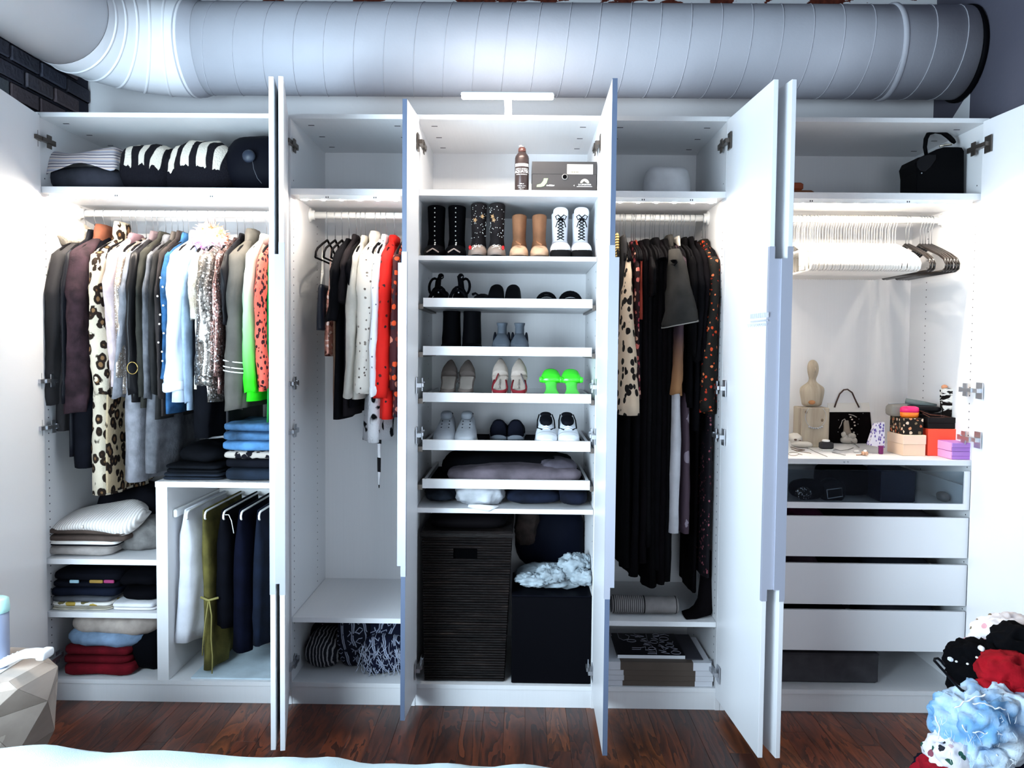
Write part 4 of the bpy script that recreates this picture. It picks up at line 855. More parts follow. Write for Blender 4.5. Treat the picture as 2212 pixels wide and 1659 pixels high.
# clothes on the lowest pull-out tray
ZT5 = 0.8985
cloth('taupe grey top lying along the lowest pull-out tray', 'top', 'laid_blouse', 962, 1256, 1012, 1044, 0.025, 0.30, fab('#6a6068', 0.35, 12), 1, 0.4, 0.7, 0.012, 10, zb=ZT5)
cloth('black sheer top heaped behind the taupe top', 'top', 'laid_blouse', 948, 1242, 985, 1035, 0.15, 0.46, fab('#0c0c10', 0.4), 1, 0.4, 0.7, 0.014, 7, zb=ZT5)
cloth('dusky grey scarf at the right of the lowest tray', 'scarf', 'laid_scarf', 1165, 1252, 1000, 1030, 0.06, 0.30, fab('#5a545e', 0.3), 1, 0.7, 0.8, 0.014, 12, zb=ZT5+0.012)
# ---------------------------------------------------------------- hamper, cube and linen on the shoe cabinet floor
t = thing('wicker_hamper', 'tall dark brown wicker laundry hamper with a handle slot', 'hamper', Vector((1.70, 0.27, 0.0905)))
x0, x1 = xv(911, 1300, 0.03), xv(1104, 1300, 0.03); xb0, xb1 = xv(917, 1440, 0.03), xv(1088, 1460, 0.03); zt_ = zv(1000, 1163, 0.03); y0_, y1_ = 0.03, 0.42
WK = NT('wicker', 0.55, 0, 0.15); WK.color(WK.ramp(WK.noise(30, WK.co((0.25, 0.25, 3)), 4), [(0.3, '#060506'), (0.62, '#191312'), (0.85, '#3d312a')])); WK.bump(WK.noise(160, WK.co((0.2, 0.2, 1)), 2), 0.6, 0.004)
rr = random.Random(8); z = 0.0925; i = 0
hs0, hs1 = zv(1005, 1207, 0.03), zv(1005, 1188, 0.03); hx0, hx1 = xv(979, 1200, 0.03), xv(1031, 1200, 0.03)
while z < zt_:
    f = (z-0.09)/(zt_-0.09); a0, a1 = xb0+(x0-xb0)*f, xb1+(x1-xb1)*f; h_ = 0.0105
    def bulge(): return rr.uniform(0, 0.0035)
    if hs0-0.004 < z+h_/2 < hs1+0.002: segs = ((a0, hx0), (hx1, a1))
    else: segs = ((a0, a1),)
    q = MB()
    for s0, s1 in segs:
        yb_ = y0_+bulge(); q.loft([[(xx, yb_+dy, z+dz) for dy, dz in ((0, 0.001), (-0.003, h_*0.5), (0, h_-0.001), (0.012, h_-0.001), (0.012, 0.001))] for xx in [s0+(s1-s0)*k/6 for k in range(7)]])
    q.box((a1-0.010, y0_+0.012, z+0.001), (a1+bulge(), y1_, z+h_-0.001)).box((a0-bulge(), y0_+0.012, z+0.001), (a0+0.010, y1_, z+h_-0.001)).box((a0, y1_, z+0.001), (a1, y1_+0.01, z+h_-0.001))
    o = q.build('weave_strand', WK.m, t); z += h_; i += 1
MB().box((hx0-0.002, y0_+0.013, hs0-0.012), (hx1+0.002, y0_+0.016, hs1+0.012)).build('handle_slot', plain('#020203', 0.95), t)
lid = MB().loft([[(a, b, zz) for a, b in ((x0-0.004-i_, y0_-0.006-i_), (x1+0.004+i_, y0_-0.006-i_), (x1+0.004+i_, y1_+0.012), (x0-0.004-i_, y1_+0.012))] for zz, i_ in ((zt_, -0.004), (zt_+0.006, 0.001), (zt_+0.022, 0.001), (zt_+0.030, -0.006))]); lid.build('lid', WK.m, t, sub=0)
MB().blob(((x0+x1)/2, 0.24, zt_+0.055), ((x1-x0)/2*0.90, 0.19, 0.04), 0.4, 0.8, 0.004, 8, 30, 10, 6).build('lid_cushion', plain('#0b090b', 0.7), t, True)
t = thing('storage_cube', 'plain black storage cube beside the wicker hamper', 'box', Vector((2.03, 0.22, 0.0905)))
cx0, cx1 = xv(1105, 1380, 0.02), xv(1277, 1380, 0.02); cz = zv(1190, 1290, 0.02)
MB().rbox((cx0, 0.02, 0.0908), (cx1, 0.36, cz), 0.003).build('box_body', plain('#07070b', 0.6), t)
MB().rbox((cx0-0.001, 0.018, cz+0.0005), (cx1+0.001, 0.362, cz+0.006), 0.002).build('lid', plain('#0a0b12', 0.5), t)
LIN = fab('#aab6be', 0.25, 30)
t = cloth('crumpled pale blue grey cotton heaped on the black cube', 'linen', 'crumpled_linen', 1112, 1268, 1246, 1272, 0.06, 0.34, LIN, 1, 0.75, 0.9, 0.016, 20, zb=cz+0.007, ridge=True)
for i, (u_, v_, rx, rz_, yy) in enumerate(((1236, 1222, 0.058, 0.045, 0.17), (1190, 1238, 0.052, 0.032, 0.15), (1255, 1212, 0.030, 0.028, 0.19), (1252, 1245, 0.036, 0.030, 0.12), (1150, 1252, 0.046, 0.022, 0.14))):
    q = MB().blob(P(u_, v_, yy-0.06), (rx, 0.07, rz_), 0.8, 0.9, 0.016, 26, 44, 22, 5+i, False, True, 0.3*i, 0.6); q.v = [Vector((min(p.x, 2.228), p.y, max(p.z, cz+0.008))) for p in q.v]; q.build('bunched_fold', LIN, t, True)
cloth('dark navy bag slumped behind the pale cotton', 'bag', 'slumped_bag', 1110, 1268, 1112, 1268, 0.36, 0.55, plain('#0d101c', 0.6, var=0.3), 1, 0.7, 0.8, 0.012, zb=cz+0.007, zt=0.735)
cloth('brown fluffy scarf wedged at the top of the cube stack', 'scarf', 'fluffy_scarf', 1112, 1162, 1112, 1182, 0.30, 0.42, WOOL('#3a302d', 0.5), 1, 0.7, 0.8, 0.014, 20, zt=0.78)
# black clothes cabinet: rolled knit, books, hat
t = thing('rolled_knit', 'rolled grey ribbed knit lying on the low shelf', 'sweater', Vector((2.36, 0.10, 0.3595)))
r0 = 0.036; xa, xb = xv(1322, 1300, 0.07), xv(1467, 1300, 0.07); zc = 0.3605+r0
def rollrings(xs, rs): return [[(x_, 0.105+r_*1.25*math.cos(a), zc+r_*0.98*math.sin(a)) for a in [k*2*math.pi/24 for k in range(24)]] for x_, r_ in zip(xs, rs)]
GR = NT('grey_rib', 0.95, 0, 0.1); wv = GR.n('ShaderNodeTexWave'); wv.inputs['Scale'].default_value = 38; GR.l(GR.co((1, 0, 0)), wv.inputs[0]); GR.color(GR.ramp(wv.outputs['Fac'], [(0.2, '#4d4a4c'), (0.7, '#8b8684')])); GR.bump(wv.outputs['Fac'], 0.6, 0.006)
xm = xa+(xb-xa)*0.49
MB().loft(rollrings([xa, xa+0.006, xa+0.03, xm-0.01, xm], [r0*0.85, r0, r0, r0, r0*0.97])).build('ribbed_half', GR.m, t, True)
MB().loft(rollrings([xm+0.0005, xm+0.004, xb-0.02, xb-0.006, xb], [r0*0.94, r0*0.97, r0*0.95, r0*0.98, r0*0.85])).build('smooth_half', fab('#8a8584', 0.2), t, True)
for x_, r_ in ((xa+0.008, r0*1.01), (xm, r0*1.0), (xb-0.010, r0*0.99)): MB().loft(rollrings([x_-0.0015, x_-0.001, x_+0.001, x_+0.0015], [r_*0.98, r_*1.012, r_*1.012, r_*0.98])).build('trim_line', plain('#1a191b', 0.9), t, True)
def book(lab, x0, x1, y0, y1, z0, z1, cov, spine, white=None, name='hardback_book'):
    t = thing(name, lab, 'book', Vector(((x0+x1)/2, (y0+y1)/2, z0)), 'books on the floor of the black clothes cabinet')
    e = 0.0022
    MB().box((x0, y0, z0), (x1, y1, z0+e)).box((x0, y0, z1-e), (x1, y1, z1)).box((x0, y0, z0+e), (x1, y0+0.003, z1-e)).build('cover', cov, t)
    MB().box((x0+0.004, y0+0.0032, z0+e+0.0002), (x1-0.004, y1-0.004, z1-e-0.0002)).build('pages', plain('#cfc9bf', 0.9), t)
    if spine: MB().box((spine[0], y0-0.0008, z0), (spine[1], y0, z1)).box((spine[0], y0-0.0008, z1-0.0002), (spine[1], y1, z1+0.0006)).build('spine_band', spine[2], t)
    return t
BRN = plain('#54483f', 0.7, var=0.3); WB = plain('#c9cad0', 0.5)
ys = 0.012
zs_ = [zv(1430, v_, ys) for v_ in (1479, 1466.5, 1454.5, 1442)]
zs_[0] = 0.0908; bz = [0.0908, 0.0908+0.0215, 0.0908+0.043, 0.0908+0.0645, 0.0908+0.098]
for i, (ua, ub, s0, s1, lab) in enumerate(((1300, 1539, 1345, 1501, 'white book with a brown band at the bottom of the book stack'), (1300, 1541, 1348, 1502, 'white book with a brown band second from the bottom'), (1300, 1540, 1347, 1502, 'white book with a brown band third from the bottom'), (1296, 1536, 1340, 1497, 'thick white book with a brown band under the black art book'))):
    xa_ = max(2.272, xv(ua, 1460, ys)); book(lab, xa_, xv(ub, 1460, ys), ys, 0.31, bz[i]+0.0004, bz[i+1]-0.0004, WB, (xv(s0, 1460, ys), xv(s1, 1460, ys), BRN))
zt4 = bz[4]+0.0006
t = book('black art book with scribbled white letters, topmost of the stack', xv(1334, 1420, 0.05), xv(1480, 1420, 0.05), 0.05, 0.30, zt4, zt4+0.016, plain('#0a0a12', 0.4), None)
xA, xB_ = xv(1334, 1420, 0.05), xv(1480, 1420, 0.05); MB().box((xA, 0.0492, zt4), (xB_, 0.0499, zt4+0.0135)).build('white_edge', plain('#dfe0e4', 0.5), t)
zl = zt4+0.0166; INK = plain('#8f8f9c', 0.8); LW = 0.0026
def stroke(pts): # pts in cover units: u across 0..1, v depth 0..1
    return MB().tube([(xA+(xB_-xA)*u_, 0.05+0.25*v_, zl) for u_, v_ in pts], LW*0.5, 4)
def O(u_, v_, a, b): return [(u_+a*math.cos(k*math.pi/8), v_+b*math.sin(k*math.pi/8)) for k in range(17)]
ink = [O(.88, .10, .07, .075), O(.84, .42, .06, .07), O(.80, .74, .07, .08), O(.55, .27, .055, .06), O(.62, .58, .06, .07), O(.70, .92, .05, .05), O(.28, .62, .07, .06),
       [(.10, .98), (.10, .74), (.16, .64), (.24, .70), (.27, .84), (.22, .92)], [(.30, .90), (.44, .80), (.36, .96)], [(.58, .02), (.60, .20), (.56, .44), (.53, .66), (.55, .96)],
       [(.25, .30), (.38, .30), (.37, .22), (.24, .22)], [(.38, .30), (.46, .34), (.44, .20), (.54, .20)], [(.45, .04), (.58, .04), (.57, .11), (.47, .11)],
       [(.64, .20), (.74, .14), (.66, .10), (.78, .05)], [(.72, .22), (.70, .34), (.80, .30), (.74, .24)], [(.66, .40), (.74, .36), (.68, .48)], [(.70, .56), (.78, .58), (.72, .66)],
       [(.44, .44), (.54, .42), (.46, .50), (.54, .52)], [(.42, .62), (.52, .60), (.44, .70), (.52, .74)], [(.36, .80), (.50, .84), (.40, .90)], [(.60, .74), (.70, .70), (.64, .82), (.74, .86)], [(.76, .92), (.84, .96), (.90, .88)], [(.86, .22), (.93, .26), (.84, .32)], [(.82, .56), (.90, .52), (.92, .62)]]
for p in ink: stroke(p).build('letter', INK, t)
MB().rbox((2.62, 0.04, zt4), (2.690, 0.33, zt4+0.004), 0.0015).build('dust_flap', plain('#33323a', 0.7), t)
# white felt hat on the top shelf
t = thing('felt_hat', 'white felt hat with a round crown on the grey lit top shelf', 'hat', Vector((xv(1440, 400, 0.22), 0.24, ZS)))
c_ = Vector((xv(1440, 400, 0.24), 0.24, ZS+0.001)); FELT = fab('#d9d9dc', 0.08)
k = 1/500.0
MB().lathe(c_, [(0.118, 0.0), (0.128, 0.004), (0.122, 0.007), (0.096, 0.006), (0.090, 0.012)], 36).build('brim', FELT, t, True)
MB().loft([[(c_.x+r_*1.02*math.cos(a), c_.y+r_*math.sin(a), c_.z+z_+0.006*(h_)*math.cos(a*2)) for a in [j*2*math.pi/36 for j in range(36)]] for r_, z_, h_ in ((0.098, 0.006, 0), (0.097, 0.04, 0), (0.094, 0.09, 0), (0.087, 0.118, 0.5), (0.070, 0.134, 1), (0.045, 0.138, 1), (0.012, 0.135, 1))]).build('crown', FELT, t, True)
MB().loft([[(c_.x+r_*1.02*math.cos(a), c_.y+r_*math.sin(a), c_.z+z_) for a in [j*2*math.pi/36 for j in range(36)]] for r_, z_ in ((0.0955, 0.008), (0.0972, 0.009), (0.0965, 0.022), (0.0945, 0.023))]).build('hat_band', plain('#c4c4c8', 0.8), t, True)
# ---------------------------------------------------------------- text helper (real lettering, mesh)
def letters(body, size, bold=0.0):
    c = bpy.data.curves.new('lettering', 'FONT'); c.body = body; c.size = size; c.align_x = 'CENTER'; c.align_y = 'CENTER'; c.offset = bold; c.resolution_u = 2
    o = bpy.data.objects.new('lettering', c); COL.objects.link(o); dg = bpy.context.evaluated_depsgraph_get(); dg.update()
    me = bpy.data.meshes.new_from_object(o.evaluated_get(dg)); vs = [v.co.copy() for v in me.vertices]; fs = [tuple(p.vertices) for p in me.polygons]
    bpy.data.objects.remove(o); bpy.data.curves.remove(c); bpy.data.meshes.remove(me); return vs, fs
def front_text(mb, body, size, x, y, z, bold=0.0, sx=1.0):
    vs, fs = letters(body, size, bold); mb.add([(x+p.x*sx, y, z+p.y) for p in vs], fs)
# spray can
can = thing('spray_can', 'dark brown aerosol can with white lettering on the lit middle shelf', 'can', Vector((xv(1127, 400, 0.06), 0.06, ZS)))
c_ = Vector((xv(1127, 400, 0.06), 0.06, ZS)); k = 1/535.0; r_ = 15*k
CANM = plain('#3a2e2d', 0.3, 0.4)
MB().lathe(c_, [(r_*0.96, 0.0), (r_, 0.002), (r_, 72*k), (r_*0.92, 77*k), (r_*0.62, 83*k), (r_*0.56, 85*k)], 28).build('can_body', CANM, can, True)
MB().lathe(c_, [(r_*0.54, 85.2*k), (r_*0.56, 88*k), (r_*0.54, 93*k), (r_*0.40, 95*k)], 22).build('collar', plain('#4a2a24', 0.3), can, True)
MB().loft([[(c_.x+rr_*math.cos(a)-0.001, c_.y+rr_*math.sin(a), c_.z+h*k-(0.004 if (math.cos(a) > 0 and t_) else 0)) for a in [i*2*math.pi/18 for i in range(18)]] for rr_, h, t_ in ((r_*0.40, 95.2, 0), (r_*0.44, 96, 0), (r_*0.42, 99, 1), (r_*0.2, 100, 1))]).build('nozzle', plain('#8d8a8a', 0.4), can, True)
tx = MB()
def can_text(body, size, h, bold=0.0, sx=1.0):
    vs, fs = letters(body, size, bold); tx.add([(c_.x+(r_+0.0004)*math.sin(p.x*sx/r_), c_.y-(r_+0.0004)*math.cos(p.x*sx/r_), c_.z+h*k+p.y) for p in vs], fs)
can_text('SUEDE & NUBUCK', 0.0072, 47.5); can_text('AQUATEC', 0.0145, 42, 0.0004); 
can_text('WATER PROTECTOR', 0.0052, 35.8); can_text('150 ml', 0.006, 16); can_text('shoes  bags  textiles', 0.0045, 12); can_text('suede  leather', 0.0045, 8.5); can_text('keep dry', 0.004, 5)
tx.build('lettering', plain('#f0f0f0', 0.5), can)['kind'] = 'stuff'
bd = MB()
for a0, a1 in ((-1.15, -0.06), (0.0, 1.15)): bd.add([(c_.x+(r_+0.0003)*math.sin(a0+(a1-a0)*i/8), c_.y-(r_+0.0003)*math.cos(a0+(a1-a0)*i/8), c_.z+h*k) for h in (53, 59) for i in range(9)], [(i, i+1, i+10, i+9) for i in range(8)])
bd.build('white_band', plain('#f2f2f2', 0.5), can)
# shoe box
sb = thing('shoe_box', 'dark grey shoe box with a cream label beside the spray can', 'box', Vector((xv(1218, 400, 0.05), 0.2, ZS)))
x0, x1, zb, zt = xv(1149, 380, 0.05), xv(1289, 380, 0.05), ZS, zv(1220, 349, 0.05); y0 = 0.05; zm = zv(1220, 376, y0)
BX = plain('#3c3838', 0.6, var=0.25)
MB().box((x0+0.0015, y0+0.0012, zb), (x1-0.0015, y0+0.20, zm-0.0005)).build('tray', BX, sb); MB().box((x0, y0, zm), (x1, y0+0.2015, zt)).build('lid', BX, sb, bevel=0.001)
la, lb_ = xv(1225, 360, y0), xv(1281, 360, y0); lz0, lz1 = zv(1250, 376.5, y0), zv(1250, 355, y0)
MB().box((la, y0-0.0008, lz0), (lb_, y0-0.0001, lz1)).build('label_sticker', plain('#d9cfbe', 0.7), sb)
q = MB()
rr = random.Random(2); xx = la+0.012
while xx < la+0.045: w_ = rr.choice((0.0008, 0.0014)); q.box((xx, y0-0.0012, lz0+0.004), (xx+w_, y0-0.0009, lz0+0.013)); xx += w_+rr.choice((0.0008, 0.0016))
front_text(q, '7', 0.008, la+0.009, y0-0.001, lz1-0.006); front_text(q, 'trek hiking shoe', 0.0045, (la+lb_)/2, y0-0.001, lz1-0.005); front_text(q, 'black', 0.0045, (la+lb_)/2+0.006, y0-0.001, lz1-0.011); front_text(q, '38', 0.008, lb_-0.012, y0-0.001, lz1-0.006)
q.build('lettering', plain('#4a443c', 0.8), sb)['kind'] = 'stuff'
hc = P(1220, 382, y0); MB().lathe((hc.x, y0+0.0006, hc.z), [(0.0062, 0.0), (0.0115, 0.0), (0.0115, 0.0022), (0.0088, 0.0022)], 20, 'y').build('hole_ring', plain('#8a8683', 0.5), sb, True)
MB().lathe((hc.x, y0+0.0006, hc.z), [(0.0086, 0.0), (0.0086, 0.0030)], 20, 'y').build('hole', plain('#050506', 0.9), sb)
def fpoly(pts, y): return MB().prism([(P(u_, v_, y).x, y, P(u_, v_, y).z) for u_, v_ in pts], (0, 0.0006, 0))
fpoly([(1159, 404), (1160, 399), (1168, 397), (1173, 391), (1175, 385), (1184, 385), (1181, 395), (1175, 402), (1168, 404)], y0-0.0006).build('green_emblem', plain('#8fa57f', 0.6), sb)
wt = MB(); front_text(wt, 'trekking', 0.0095, xv(1189, 401, y0), y0-0.0005, zv(1189, 400.5, y0), 0.0003); front_text(wt, 'LA SPORTIVA', 0.0082, xv(1263, 399, y0), y0-0.0005, zv(1263, 399, y0), 0.0003, 1.05); front_text(wt, '4', 0.009, xv(1240, 401, y0), y0-0.0005, zv(1240, 401, y0))
e0, e1 = P(1246, 403.5, y0), P(1279, 402, y0); wt.add([(e0.x, y0-0.0005, e0.z), (e1.x, y0-0.0005, e0.z), (e1.x, y0-0.0005, e0.z+0.0018), (e0.x, y0-0.0005, e0.z+0.0018)], [(0, 1, 2, 3)])
wt.build('lettering', plain('#f0efec', 0.6), sb)['kind'] = 'stuff'
cc = P(1263, 395.5, y0); MB().prism([(cc.x+0.0175*math.cos(a), y0-0.0006, cc.z+0.0165*math.sin(a)) for a in [math.pi*i/14 for i in range(15)]], (0, 0.0005, 0)).build('round_emblem', plain('#d6cdb9', 0.6), sb)
MB().prism([(cc.x-0.011, y0-0.0009, cc.z), (cc.x-0.002, y0-0.0009, cc.z+0.009), (cc.x+0.001, y0-0.0009, cc.z+0.005), (cc.x+0.005, y0-0.0009, cc.z+0.003), (cc.x+0.010, y0-0.0009, cc.z)], (0, 0.0003, 0)).build('peak_emblem', plain('#3a3632', 0.6), sb)
# ---------------------------------------------------------------- shoes
def interp(a, s):
    f = s*(len(a)-1); i = min(int(f), len(a)-2); return a[i]+(a[i+1]-a[i])*(f-i)
def foot(mb, L, W, H, ws, hs, zs=(0, 0), n=14, m=16, hb=0.0, cx=(0, 0)):
    """closed body from s=0 (near end) to s=1: half widths W*ws, heights H*hs over a base lifted by zs"""
    rings = []
    for i in range(n+1):
        s = i/n; w_ = W*0.5*interp(ws, s); h_ = H*interp(hs, s); z_ = interp(zs, s); q = []
        for j in range(m):
            a = math.pi*(j/(m-5)) if j <= m-5 else None
            if a is not None: q.append((interp(cx, s)+w_*math.copysign(abs(math.cos(a))**0.8, math.cos(a)), L*s, z_+hb+max(0.0005, (h_)*abs(math.sin(a))**0.75)))
            else: f = (j-(m-5))/5; q.append((interp(cx, s)-w_*(1-2*f)*0.97, L*s, z_))
        rings.append(q)
    return mb.loft(rings)
def put(mb, x, y, z, tilt=0.0, yaw=0.0):
    M_ = Matrix.Translation((x, y, z)) @ Matrix.Rotation(yaw, 4, 'Z') @ Matrix.Rotation(tilt, 4, 'X'); mb.v = [M_ @ p for p in mb.v]; return mb
K = 1/534.0
def shaft(mb, x, y, rings): # rings: z, rx, ry, dy
    return mb.loft([[(x+rx*math.cos(a), y+dy+ry*math.sin(a), z) for a in [i*2*math.pi/20 for i in range(20)]] for z, rx, ry, dy in rings])
Z1 = 1.8155
def ankle_boot(lab, u, w, vtop, foot_m, shaft_m, sole_m, toe=0.9, top_w=0.9, group=None, sole_h=0.008, L=0.24):
    x = xv(u, 540, 0.04); W = w*K; t = thing('ankle_boot', lab, 'boot', Vector((x, 0.15, Z1)), group)
    put(foot(MB(), L, W, 0.062, (toe*0.45, toe*0.85, 1, 1, 0.92, 0.85, 0.84, 0.80, 0.6), (0.35, 0.62, 0.72, 0.85, 1.0, 1.1, 1.1, 1.0, 0.8)), x, 0.03, Z1+sole_h).build('vamp', foot_m, t, True)
    put(foot(MB(), L+0.006, W*1.04, sole_h, (toe*0.5, toe*0.88, 1, 1, 0.93, 0.86, 0.85, 0.82, 0.62), (1,)*9), x, 0.027, Z1).build('sole', sole_m, t, True)
    zt = zv(u, vtop, 0.16)
    shaft(MB(), x, 0.165, [(Z1+sole_h+0.01, W*0.40, 0.075, 0.01), (Z1+0.055, W*0.41, 0.070, 0), (Z1+0.085, W*0.41*top_w, 0.062, 0.012), ((Z1+zt)/2+0.03, W*0.43*top_w, 0.062, 0.012), (zt-0.004, W*0.47*top_w, 0.064, 0.010), (zt, W*0.45*top_w, 0.062, 0.010), (zt-0.003, W*0.42*top_w, 0.056, 0.010), (zt-0.05, W*0.40*top_w, 0.05, 0.010)]).build('shaft', shaft_m, t, True)
    return t, x, zt, W
BKL = plain('#08080b', 0.5); SOLE = plain('#09090b', 0.6); PEARL = plain('#f2efe9', 0.25); TAU = fab('#8f7f76', 0.2); DKB = fab('#2b2526', 0.35)
for u, lab in ((935, 'black suede boot with pearl studs, leftmost on the top shoe shelf'), (981, 'black suede boot with pearl studs, second on the top shoe shelf')):
    t, x, zt, W = ankle_boot(lab, u, 47, 447, BKL, fab('#09090c', 0.3), SOLE, 0.95)
    for i in range(8): MB().ball((x, 0.103 if i < 6 else 0.105, zt-0.014-i*0.0185), 0.0026, 8, 5).build('stud', PEARL, t, True)
    for i in range(5): MB().ball((x+0.004, 0.085-i*0.011, Z1+0.060-i*0.0085), 0.0034, 8, 5).build('pearl', PEARL, t, True)
    MB().tube([(x-0.024, 0.032, Z1+0.016), (x-0.010, 0.027, Z1+0.024), (x, 0.028, Z1+0.030), (x+0.010, 0.027, Z1+0.024), (x+0.024, 0.032, Z1+0.016)], 0.0028, 6).build('toe_bow', plain('#9c8d86', 0.5), t, True)
for u, lab, sgn in ((1030, 'taupe toed boot with beads and a red gem on its left side', -1), (1071, 'taupe toed boot with beads and a red gem on its right side', 1)):
    t, x, zt, W = ankle_boot(lab, u, 42, 442, TAU, DKB, SOLE, 1.0)
    rr = random.Random(u)
    q = MB()
    for i in range(46):
        a = math.radians(rr.uniform(-160, -20)); z_ = Z1+0.085+rr.random()*(zt-Z1-0.095); q.ball((x+W*0.46*0.92*math.cos(a), 0.177+0.0655*math.sin(a), z_), 0.0017, 6, 4)
    for i in range(44):
        s = rr.random(); a = math.radians(rr.uniform(35, 145)); q.ball((x+W*0.47*(0.55+0.45*s)*math.cos(a), 0.032+0.085*s, Z1+0.010+0.062*(0.45+0.40*s)*math.sin(a)**0.75), 0.0019, 6, 4)
    o = q.build('beads', PEARL, t, True); o['kind'] = 'stuff'
    MB().ball((x+sgn*W*0.36, 0.055, Z1+0.038), (0.006, 0.005, 0.009), 10, 6).build('red_gem', plain('#c5161b', 0.2), t, True)
    for dx, dz in ((0.017*-sgn, -0.055), (-0.012, -0.070)): MB().prism([(x+dx+0.010*r__*math.cos(i*math.pi/5), 0.108+abs(dx)*0.6, zt+dz+0.011*r__*math.sin(i*math.pi/5)) for i, r__ in enumerate((1, .45)*5)], (0, 0.006, 0)).build('star', plain('#b98f63', 0.4, 0.5), t)
SU, SU2 = fab('#9a6a4c', 0.2), fab('#c9a486', 0.12)
for u, lab in ((1121, 'left tan suede ankle boot between the beaded and white boots'), (1166, 'right tan suede ankle boot between the beaded and white boots')):
    t, x, zt, W = ankle_boot(lab, u, 42, 466, SU2, SU, plain('#3a2a22', 0.7), 1.05, 0.82)
    q = MB().tube([(x-0.012, 0.075, Z1+0.066), (x-0.006, 0.055, Z1+0.058), (x+0.008, 0.042, Z1+0.050)], 0.004, 6); q.build('fold_seam', SU, t, True)
WB_ = plain('#e4e4e9', 0.4)
for u, lab in ((1212, 'left white combat boot with black laces and lug sole'), (1258, 'right white combat boot with black laces and lug sole')):
    t, x, zt, W = ankle_boot(lab, u, 46, 462, WB_, WB_, plain('#0f0f11', 0.6), 1.05, 0.88, None, 0.024)
    q = MB(); q.loft([[(x+W*0.50*(1 if c > 0 else -1)*abs(c)**0.7*f1, 0.024+0.03*(1-s_)+dy, Z1+z_) for c, s_ in [(math.cos(a), abs(math.sin(a))) for a in [math.pi*i/10 for i in range(11)]]] for z_, f1, dy in ((0.0, 1.0, 0.0), (0.020, 1.0, 0.0), (0.030, 0.9, 0.004), (0.030, 0.86, 0.02), (0.0, 0.9, 0.03))], cap=False); q.build('toe_bumper', plain('#131314', 0.6), t, True)
    MB().blob((x, 0.112, zt-0.004), (W*0.36, 0.012, 0.024), 0.7, 0.8, n=20, m=10).build('tongue', WB_, t, True)
    for i in range(7):
        z0_, y_ = Z1+0.078+i*0.0125, 0.094+0.0012*i; hw = 0.014-0.0006*i
        for s in (-1, 1): MB().tube([(x-s*hw, y_+0.008, z0_), (x, y_-0.004, z0_+0.006), (x+s*hw, y_+0.006, z0_+0.0125)], 0.0021, 5).build('lace', BLACK, t, True)
    q = MB()
    for s in (-1, 1):
        q.tube([(x, 0.092, zt-0.026), (x+s*0.012, 0.086, zt-0.016), (x+s*0.022, 0.088, zt-0.022), (x+s*0.016, 0.088, zt-0.036), (x, 0.092, zt-0.028)], 0.0024, 5).tube([(x, 0.09, zt-0.028), (x+s*0.014, 0.084, zt-0.045), (x+s*0.020, 0.086, zt-0.066)], 0.0022, 5)
    q.build('lace_bow', BLACK, t, True)
def T(i): return TRAYZ[i][0]+0.0105
# tray 1: strappy sandals, loafers, flat sandals (all black)
z = T(0)
for u, s, lab in ((947, 1, 'left black buckled sandal with a tall ankle loop'), (990, -1, 'right black buckled sandal with a curled ankle strap')):
    x = xv(u, 640, 0.1); t = thing('strappy_sandal', lab, 'sandal', Vector((x, 0.15, z)))
    put(foot(MB(), 0.23, 0.075, 0.022, (0.7, 1, 0.95, 0.8, 0.8, 0.75), (1, 1, 0.9, 0.9, 1, 1), (0, 0, 0.01, 0.03, 0.045, 0.05)), x, 0.04, z).build('sole', BLACK, t, True)
    rr = random.Random(u)
    for yy, hh, w_ in ((0.07, 0.045, 0.034), (0.11, 0.062, 0.034)): MB().tube([(x+w_*math.cos(a), yy+0.006*math.sin(a), z+0.015+hh*math.sin(a)) for a in [math.pi*i/10 for i in range(11)]], 0.0060, 6).build('strap', BLACK, t, True)
    MB().tube([(x-s*0.024+0.024*math.cos(a)*0.8, 0.15+0.03*math.sin(a), z+0.080+0.036*math.sin(a)) for a in [2*math.pi*i/16 for i in range(17)]], 0.0055, 6).build('ankle_strap', BLACK, t, True)
    MB().tube([(x-s*0.010, 0.15, z+0.055), (x-s*0.006, 0.15, z+0.10), (x+s*0.002, 0.148, z+0.122), (x+s*0.014*(1 if s > 0 else -1), 0.146, z+0.128)], [0.014, 0.012, 0.008, 0.004], 8).build('heel_counter', BLACK, t, True)
    MB().tube([(x+0.010+0.010*math.cos(a), 0.10, z+0.118+0.010*math.sin(a)) for a in [2*math.pi*i/12 for i in range(13)]], 0.0028, 6).build('curled_end', BLACK, t, True)
    MB().ball((x+0.004, 0.062, z+0.050), 0.0035, 8, 5).build('buckle', METAL, t, True)
for u, lab in ((1071, 'left black round toed flat with its sole turned up'), (1108, 'right black round toed flat with its sole turned up')):
    x = xv(u, 640, 0.1); W = 36*K; t = thing('ballet_flat', lab, 'shoe', Vector((x, 0.1, z)))
    put(foot(MB(), 0.20, W, 0.030, (0.95, 1.05, 1.0, 0.95, 0.85, 0.55), (0.9, 1, 1, 1, 0.9, 0.5)), x, 0.07, z+0.004, 0.42).build('upper', BLACK, t, True)
    MB().tube([(x-W*0.3, 0.060, z+0.012), (x, 0.055, z+0.017), (x+W*0.3, 0.060, z+0.012)], 0.0016, 5).build('piping', plain('#6b6460', 0.6), t, True)
x = xv(1040, 640, 0.1); t = thing('loafer', 'black loafer lying low left of the upturned flats', 'shoe', Vector((x, 0.12, z)))
put(foot(MB(), 0.20, 0.085, 0.052, (0.6, 0.9, 1, 0.95, 0.9, 0.8), (0.6, 0.8, 0.95, 0.95, 1.1, 1.0)), x, 0.05, z).build('upper', BLACK, t, True)
